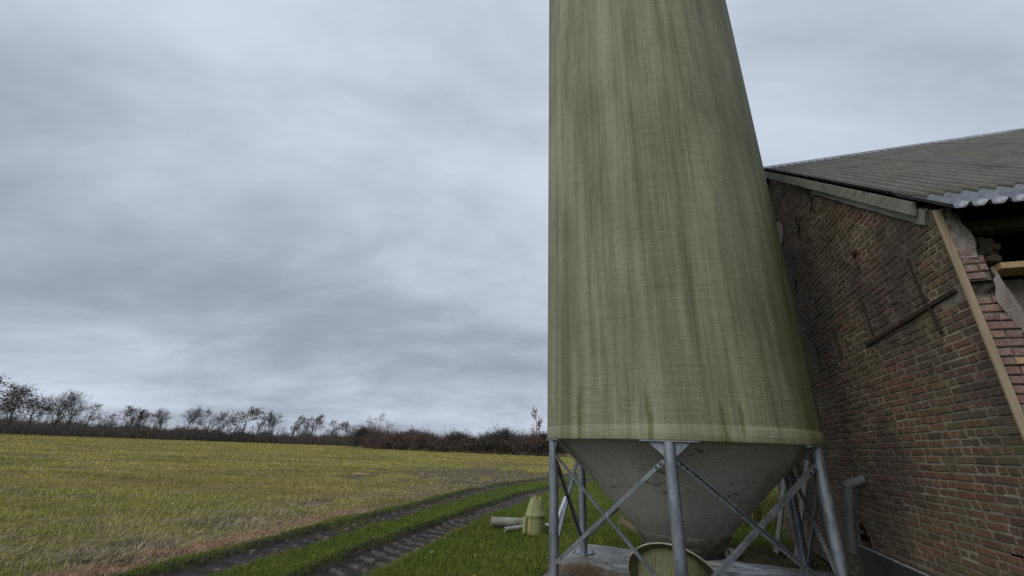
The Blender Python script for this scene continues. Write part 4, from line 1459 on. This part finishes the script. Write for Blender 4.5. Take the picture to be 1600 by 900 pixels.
# moss and weeds at the yard edge by the barn
def yard_moss():
    n0 = 26000
    ls = rng.uniform(0.2, 2.2, n0); ln = rng.uniform(-1.8, 2.8, n0)
    x = C[0] + e_s[0] * ls + e_n[0] * ln
    y = C[1] + e_s[1] * ls + e_n[1] * ln
    dv = (x - c0[0]) * e_v[0] + (y - c0[1]) * e_v[1]
    m_ = fbm(x * 2.2, y * 2.2, 4, 123)
    keep = (dv < -0.11) & ((ls > 1.66) | (ln > 1.30)) & (m_ > 0.42 + 0.15 * rng.random(n0))
    x, y = x[keep], y[keep]
    n_ = len(x)
    z = terrain(x, y)[0]
    cc = lerp(np.repeat(np.array([[0.07, 0.085, 0.02]]), n_, 0), np.array([[0.14, 0.115, 0.06]]), rng.random(n_))
    blades('yard_moss', np.stack([x, y, z], 1), rng.random(n_) * 6.283, 0.012 + 0.03 * rng.random(n_), np.full(n_, 0.008), 0.3 + 0.5 * rng.random(n_), cc, M['blade'],
           'moss and thin weeds on the dirt between slab and barn')
yard_moss()
def weeds():
    n_ = 9000
    x = rng.normal(5.6, 0.7, n_); y = rng.normal(10.4, 0.5, n_)
    z = terrain(x, y)[0]
    cc = lerp(np.repeat(np.array([[0.12, 0.15, 0.03]]), n_, 0), np.array([[0.34, 0.29, 0.11]]), rng.random(n_))
    blades('tall_weeds', np.stack([x, y, z], 1), rng.random(n_) * 6.283, 0.25 + 0.45 * rng.random(n_), 0.012 + 0.02 * rng.random(n_), 0.1 + 0.5 * rng.random(n_), cc, M['blade'],
           'tall yellowing weeds on the grass beyond the hopper')
weeds()

# fallen leaves
def quads(name, P, size, colors, mat, label=None, kind='stuff', flat=0.3, parent=None, aspect=0.6):
    n_ = len(P)
    a = rng.normal(0, 1, (n_, 3)); a[:, 2] *= flat
    a /= np.linalg.norm(a, axis=1)[:, None]
    b = rng.normal(0, 1, (n_, 3)); b[:, 2] *= flat
    b -= a * (a * b).sum(1)[:, None]
    b /= np.linalg.norm(b, axis=1)[:, None]
    a = a * (size / 2)[:, None]; b = b * (size / 2 * aspect)[:, None]
    V = np.stack([P - a, P - b, P + a, P + b], 1).reshape(-1, 3)
    F4 = np.arange(n_ * 4).reshape(-1, 4)
    o = link(name, np_mesh(name, V, F4, False, np.repeat(colors, 4, 0)), mat, parent)
    if label:
        tag(o, label, kind=kind)
    return o
n_ = 300
x, y = scatter(n_, 4.5, 13, -22, 36)
z = terrain(x, y)[0]
du = (x - c0[0]) * e_v[0] + (y - c0[1]) * e_v[1]
ok = du < -0.15
x, y, z = x[ok], y[ok], z[ok]
pick = rng.random(len(x))[:, None]
cc = np.where(pick < 0.6, np.array([[0.30, 0.27, 0.09]]), np.array([[0.33, 0.21, 0.09]]))
cc = np.where(pick > 0.9, np.array([[0.55, 0.55, 0.48]]), cc)
quads('fallen_leaves', np.stack([x, y, z + 0.045], 1), 0.018 + 0.022 * rng.random(len(x)), cc, M['leaf'], 'small yellow and brown leaves scattered over the lawn and yard')
# brown straw heap by the near left leg
n_ = 2200
ls = rng.normal(-1.1, 0.16, n_); ln = rng.normal(-0.15, 0.16, n_)
P = np.stack([C[0] + e_s[0] * ls + e_n[0] * ln, C[1] + e_s[1] * ls + e_n[1] * ln, 0.002 + 0.04 * rng.random(n_) * np.exp(-((ls + 1.1) ** 2 + (ln + .15) ** 2) / 0.06)], 1)
blades('straw_litter', P, rng.random(n_) * 6.283, 0.03 + 0.06 * rng.random(n_), np.full(n_, 0.004), 0.85 + 0.12 * rng.random(n_),
       np.array([[0.34, 0.25, 0.15]]) * (0.5 + 0.6 * rng.random((n_, 1))), M['blade'], 'brown straw litter on the slab by the left silo leg')

# ================================================================== TREES
def grow(rg, p, d, L, r, lvl, out, cfg, leaves):
    nseg = (7, 5, 4, 3, 2)[min(lvl, 4)]
    pts = [p]
    for i in range(nseg):
        d = (d + Vector((rg.gauss(0, 1), rg.gauss(0, 1), rg.gauss(0, 1))) * cfg['wig'] * (0.5 + 0.35 * lvl) + Vector((0, 0, cfg['up'] * (0.5 if lvl else 0.3)))).normalized()
        q = p + d * (L / nseg)
        ra, rb = r * (1 - 0.75 * i / nseg), r * (1 - 0.75 * (i + 1) / nseg)
        out.append((lvl, p, q, max(ra, cfg['rmin']), max(rb, cfg['rmin'])))
        f = (i + 1) / nseg
        if lvl < cfg['levels'] and f > (cfg['clear'] if lvl == 0 else 0.2):
            nch = cfg['kids'][lvl] / nseg / (1 - (cfg['clear'] if lvl == 0 else 0.2))
            for _ in range(int(nch + rg.random())):
                az = rg.uniform(0, 2 * math.pi)
                pol = rad(rg.uniform(*cfg['angle']))
                a = d.orthogonal().normalized()
                b = d.cross(a)
                nd = d * math.cos(pol) + (a * math.cos(az) + b * math.sin(az)) * math.sin(pol)
                ln_ = L * rg.uniform(*cfg['ratio']) * ((1.0 - 0.45 * f) if lvl == 0 else 1.0)
                grow(rg, q, nd, ln_, rb * rg.uniform(0.5, 0.75), lvl + 1, out, cfg, leaves)
        if lvl >= 2:
            leaves.append(q)
        p = q

def segs_mesh(name, segs, n=3):
    A = np.array([tuple(s[1]) for s in segs]); B = np.array([tuple(s[2]) for s in segs])
    ra = np.array([s[3] for s in segs]); rb = np.array([s[4] for s in segs])
    D = B - A
    D /= np.maximum(np.linalg.norm(D, axis=1), 1e-6)[:, None]
    ref = np.where(np.abs(D[:, 2:3]) < 0.9, np.array([[0, 0, 1.0]]), np.array([[1.0, 0, 0]]))
    a = np.cross(D, ref); a /= np.linalg.norm(a, axis=1)[:, None]
    b = np.cross(D, a)
    V = []
    for (Pp, r) in ((A, ra), (B, rb)):
        for k in range(n):
            t = 2 * math.pi * k / n
            V.append(Pp + (a * math.cos(t) + b * math.sin(t)) * r[:, None])
    V = np.stack(V, 1).reshape(-1, 3)
    base = np.arange(len(segs)) * 2 * n
    F4 = np.concatenate([np.stack([base + k, base + (k + 1) % n, base + n + (k + 1) % n, base + n + k], 1) for k in range(n)])
    return np_mesh(name, V, F4)

def tree_proto(seed, cfg, leafc=None, leafn=0, leafsize=0.45):
    """unit tree 10 m tall; returns trunk, crown meshes"""
    rg = random.Random(seed)
    out, leaves = [], []
    grow(rg, Vector((0, 0, -0.1)), Vector((cfg.get('leanx', 0), 0, 1)).normalized(), cfg['L'], cfg['r'], 0, out, cfg, leaves)
    zmax = max(s[2].z for s in out)
    k = 10.0 / zmax
    out = [(l, a * k, b * k, ra * k, rb * k) for l, a, b, ra, rb in out]
    trunk = segs_mesh('trunk', [s for s in out if s[0] <= 0 ], 7)
    crown_s = [s for s in out if s[0] > 0]
    crown = segs_mesh('crown', crown_s, 3)
    leafm = None
    if leafn:
        idx = [rg.randrange(len(leaves)) for _ in range(leafn)]
        P = np.array([tuple(leaves[i] * k) for i in idx]) + rng.normal(0, 0.25, (leafn, 3))
        cs_ = np.array([leafc]) * (0.6 + 0.8 * rng.random((leafn, 1)))
        a = rng.normal(0, 1, (leafn, 3)); a /= np.linalg.norm(a, axis=1)[:, None]
        b = np.cross(a, rng.normal(0, 1, (leafn, 3))); b /= np.linalg.norm(b, axis=1)[:, None]
        sz = leafsize * (0.6 + 0.8 * rng.random(leafn))[:, None] / 2
        Vq = np.stack([P - a * sz, P - b * sz * .7, P + a * sz, P + b * sz * .7], 1).reshape(-1, 3)
        leafm = np_mesh('foliage', Vq, np.arange(leafn * 4).reshape(-1, 4), False, np.repeat(cs_, 4, 0))
    return trunk, crown, leafm

base_cfg = dict(L=8.5, r=0.21, wig=0.065, up=0.12, levels=4, kids=(10, 6, 4, 3), clear=0.33, angle=(26, 50), ratio=(0.40, 0.60), rmin=0.015)
def cfg(**k):
    c_ = dict(base_cfg)
    c_.update(k)
    return c_
PROT = {}
PROT['fan'] = tree_proto(1, cfg(angle=(22, 44), up=0.14, ratio=(0.46, 0.66), clear=0.28))
PROT['vase'] = tree_proto(2, cfg(angle=(25, 50), up=0.2, clear=0.30, ratio=(0.5, 0.7), L=7))
PROT['round'] = tree_proto(3, cfg(angle=(35, 65), up=0.08, clear=0.3))
PROT['slim'] = tree_proto(4, cfg(angle=(20, 40), up=0.16, ratio=(0.3, 0.48), clear=0.3))
PROT['umbrella'] = tree_proto(5, cfg(angle=(40, 70), up=0.05, clear=0.5, ratio=(0.5, 0.7)), (0.095, 0.075, 0.055), 750, 0.30)
PROT['leafy'] = tree_proto(6, cfg(angle=(35, 62), up=0.08, clear=0.32), (0.125, 0.098, 0.060), 650, 0.30)
PROT['rust'] = tree_proto(8, cfg(angle=(35, 62), up=0.1, clear=0.35), (0.135, 0.092, 0.060), 420, 0.30)
PROT['lean'] = tree_proto(9, cfg(angle=(25, 55), up=0.06, clear=0.15, leanx=-0.75, wig=0.07))
PROT['sapling'] = tree_proto(10, cfg(angle=(35, 60), up=0.02, clear=0.06, ratio=(0.26, 0.40), kids=(16, 6, 4, 2), levels=3), (0.23, 0.105, 0.045), 950, 0.26)
PROT['shrub'] = tree_proto(12, cfg(angle=(30, 75), up=0.1, clear=0.02, ratio=(0.6, 0.95), kids=(16, 8, 5, 3), L=5, rmin=0.03), (0.14, 0.11, 0.08), 700, 0.4)
PROT['shrub2'] = tree_proto(13, cfg(angle=(30, 80), up=0.02, clear=0.02, ratio=(0.7, 1.1), kids=(16, 8, 5, 3), L=4.5, rmin=0.03), (0.19, 0.115, 0.08), 700, 0.4)
for k, t in PROT.items():
    bk = M['bark_pale'] if k == 'lean' else (M['bark_red'] if k in ('shrub2', 'sapling') else M['bark'])
    t[0].materials.append(bk); t[1].materials.append(bk)
    if t[2] is not None:
        t[2].materials.append(M['leaf'])

def plant(kind, bearing, dist, height, rz, label, cat='tree', group=None, name=None, wide=1.0, tilt=0.0):
    tr, cr, lf = PROT[kind]
    b = rad(bearing)
    o = empty(name or 'bare_tree', (dist * math.sin(b), dist * math.cos(b), -0.1), 0)
    s = height / 10.0
    o.scale = (s * wide, s * wide, s)
    o.rotation_euler = (0, rad(tilt), rad(rz))
    tag(o, label, cat, group)
    link('trunk', tr, None, o)
    c_ = link('crown', cr, None, o)
    if lf is not None:
        link('foliage', lf, None, c_)
TG = 'trees along the far edge of the field'
def tr(kind, bearing, elev, dist, rz, label, name='bare_tree', wide=1.0, tilt=0.0):
    plant(kind, bearing, dist, (EYE + dist * math.tan(rad(elev))) * 1.06, rz, label, 'tree', TG, name, wide * 1.22, tilt)
tr('leafy', -49.9, 4.4, 185, 20, 'brown-leaved tree cut by the left edge of the picture', 'brown_leaved_tree')
tr('fan', -48.5, 3.75, 188, 100, 'spreading bare tree between the brown-leaved tree and the umbrella-crowned one')
tr('umbrella', -47.2, 3.0, 190, 60, 'dark tree with a flat umbrella crown on a clear trunk near the left end', 'umbrella_tree', 1.15)
tr('fan', -45.7, 3.6, 190, 250, 'tall bare tree, left one of the tallest close pair right of the umbrella tree')
tr('fan', -44.9, 3.75, 193, 10, 'tall bare tree, right one of the tallest close pair right of the umbrella tree', wide=0.85)
tr('round', -43.7, 2.75, 193, 80, 'round bare tree at the right foot of the tallest pair')
tr('round', -42.3, 1.95, 200, 130, 'low stunted bare tree in the gap before the rusty-leaved pair')
tr('rust', -40.7, 2.7, 205, 0, 'left one of two thin rusty-leaved trees standing close together', 'rusty_leaved_tree')
tr('rust', -39.75, 2.45, 205, 120, 'right one of two thin rusty-leaved trees standing close together', 'rusty_leaved_tree')
tr('vase', -38.1, 2.75, 208, 200, 'bare tree rising from a bush left of the lone vase-shaped tree')
tr('vase', -36.0, 3.15, 210, 30, 'lone vase-shaped bare tree with clear sky on both sides', wide=1.05)
tr('round', -34.2, 2.95, 212, 300, 'bare tree over a dark bush right of the lone vase-shaped tree')
tr('vase', -32.8, 2.9, 215, 140, 'pale bare tree just left of the dense half-leaved tree', wide=1.0)
tr('leafy', -30.9, 3.4, 216, 250, 'dense half-leaved tree with a broad olive-brown crown mid-way along the row', 'half_leaved_tree', 1.0)
tr('slim', -29.5, 2.5, 220, 45, 'thin bare tree at the right foot of the dense half-leaved tree', wide=1.2)
tr('vase', -27.9, 3.2, 222, 210, 'broad bare tree with a hemispherical crown right of the half-leaved tree', wide=1.25)
tr('slim', -25.8, 2.85, 224, 90, 'slender pale bare tree, left one of the slim trees right of the hemispherical crown', wide=1.2)
tr('round', -24.9, 2.75, 226, 330, 'dark bare tree squeezed between the slender tree and the rust-crowned tree')
tr('rust', -23.7, 3.05, 228, 180, 'rust-crowned tree with two round leafy heads right of the slender trees', 'rusty_leaved_tree', 1.15)
tr('round', -21.7, 2.6, 230, 15, 'small bare tree just right of the rust-crowned tree')
tr('leafy', -19.95, 2.45, 232, 75, 'small brownish tree near the right end of the far row', 'brown_leaved_tree', 0.9)
tr('slim', -18.9, 2.1, 234, 160, 'last thin bare tree of the far row before the thicket', wide=1.1)

# near thicket at the right-hand side of the field edge
SG = 'shrubs of the near thicket'
def sh(kind, bearing, elev, dist, rz, label, wide=1.3):
    plant(kind, bearing, dist, (EYE + dist * math.tan(rad(elev))) * 1.22, rz, label, 'shrub', SG, 'bare_shrub', wide)
plant('lean', -15.2, 128, 10.4, -22, 'pale bare tree leaning far left out of the thicket', 'tree', None, 'leaning_tree', 1.0)
sh('shrub', -17.6, 2.2, 140, 0, 'dark shrub at the left end of the thicket', 1.2)
sh('shrub2', -15.6, 1.9, 132, 70, 'reddish shrub under the crown of the leaning pale tree', 1.5)
sh('shrub2', -13.6, 1.8, 125, 150, 'reddish shrub at the foot of the leaning pale tree', 1.7)
sh('shrub', -11.6, 2.1, 128, 220, 'taller dark shrub right of the leaning tree', 1.4)
sh('shrub2', -9.8, 1.9, 120, 20, 'reddish shrub left of the dip in the thicket', 1.6)
sh('shrub2', -7.9, 1.15, 116, 130, 'low shrub in the dip of the thicket', 2.0)
sh('shrub', -6.2, 2.1, 116, 200, 'upright dark shrub just right of the dip in the thicket', 1.4)
sh('shrub2', -4.2, 1.5, 114, 300, 'low reddish shrub in the middle of the right half of the thicket', 1.8)
sh('shrub', -2.4, 2.0, 114, 90, 'dark shrub left of the tallest twiggy shrub', 1.4)
sh('shrub', -0.7, 2.7, 113, 40, 'tallest twiggy shrub of the thicket near the silo', 1.1)
sh('shrub2', 1.0, 2.1, 112, 160, 'reddish shrub second from the silo edge', 1.5)
sh('shrub2', 3.0, 2.2, 110, 250, 'brownish shrub at the foot of the rust-leaved sapling', 1.6)
sh('shrub', 5.4, 2.4, 110, 350, 'dark shrub half hidden by the silo', 1.6)
plant('sapling', 4.0, 106, 11.3, 30, 'slender rust-leaved sapling rising beside the silo edge', 'tree', None, 'rust_leaved_sapling', 0.62)

# far hedgerow and wood behind the row: one uncountable mass
def hedgerow():
    n_ = 42000
    b = rad(-62) + rad(62 + 26) * rng.random(n_)
    dist = 232 + 30 * rng.random(n_) + 20 * np.sin(b * 3)
    prof_ = 2.9 + 2.4 * fbm(np.degrees(b) * 0.9, b * 0, 5, 5) * 1.7 + np.interp(np.degrees(b), [-60, -45, -30, -18, 0, 30], [0.6, 0.3, -0.6, -0.2, 1.0, 1.0])
    hgt = prof_ * (0.25 + 0.75 * rng.random(n_)) * np.where(rng.random(n_) < 0.05, 1.3 + 0.7 * rng.random(n_), 1.0)
    x, y = dist * np.sin(b), dist * np.cos(b)
    A = np.stack([x, y, hgt * 0.2 * rng.random(n_)], 1)
    Bp = A + np.stack([rng.normal(0, 0.7, n_), rng.normal(0, 0.7, n_), hgt], 1)
    segs = [(0, A[i], Bp[i], 0.05, 0.025) for i in range(n_)]
    for q in range(330):
        bq = rad(rng.uniform(-62, 20)); dq = rng.uniform(226, 262)
        p0 = np.array([dq * math.sin(bq), dq * math.cos(bq), 0.0]); hq = rng.uniform(5.0, 9.0)
        p1 = p0 + np.array([rng.normal(0, .5), rng.normal(0, .5), hq])
        segs.append((0, p0, p1, 0.09, 0.03))
        for w_ in range(12):
            f_ = rng.uniform(0.4, 0.95)
            a_ = p0 + (p1 - p0) * f_
            d_ = np.array([rng.normal(0, 1), rng.normal(0, 1), rng.uniform(0.6, 1.6)])
            e_ = a_ + d_ * hq * 0.16 * (1.2 - f_ * .6)
            segs.append((0, a_, e_, 0.035, 0.02))
            for v_ in range(2):
                segs.append((0, (a_ + e_) / 2, (a_ + e_) / 2 + np.array([rng.normal(0, .6), rng.normal(0, .6), rng.uniform(0.2, 1.0)]), 0.022, 0.015))
    me = segs_mesh('hedgerow', segs, 3)
    me.materials.append(M['bark_dark'])
    o = link('hedgerow', me)
    tag(o, 'dark brown hedgerow and wood along the far edge of the field', kind='stuff')
    m_ = 42000
    b = rad(-62) + rad(62 + 26) * rng.random(m_)
    dist = 236 + 26 * rng.random(m_) + 20 * np.sin(b * 3)
    prof_ = 2.6 + 2.4 * fbm(np.degrees(b) * 0.9, b * 0, 5, 5) * 1.7 + np.interp(np.degrees(b), [-60, -45, -30, -18, 0, 30], [0.6, 0.3, -0.6, -0.2, 1.0, 1.0])
    P = np.stack([dist * np.sin(b), dist * np.cos(b), prof_ * rng.random(m_) ** 0.8 * 0.9], 1)
    base = np.where(rng.random((m_, 1)) < 0.7, np.array([[0.125, 0.108, 0.085]]), np.array([[0.165, 0.125, 0.09]]))
    quads('hedgerow_leaves', P, 0.35 + 0.5 * rng.random(m_), base * (0.6 + 0.8 * rng.random((m_, 1))), M['leaf'], 'withered leaves of the far hedgerow', flat=1.0)
hedgerow()
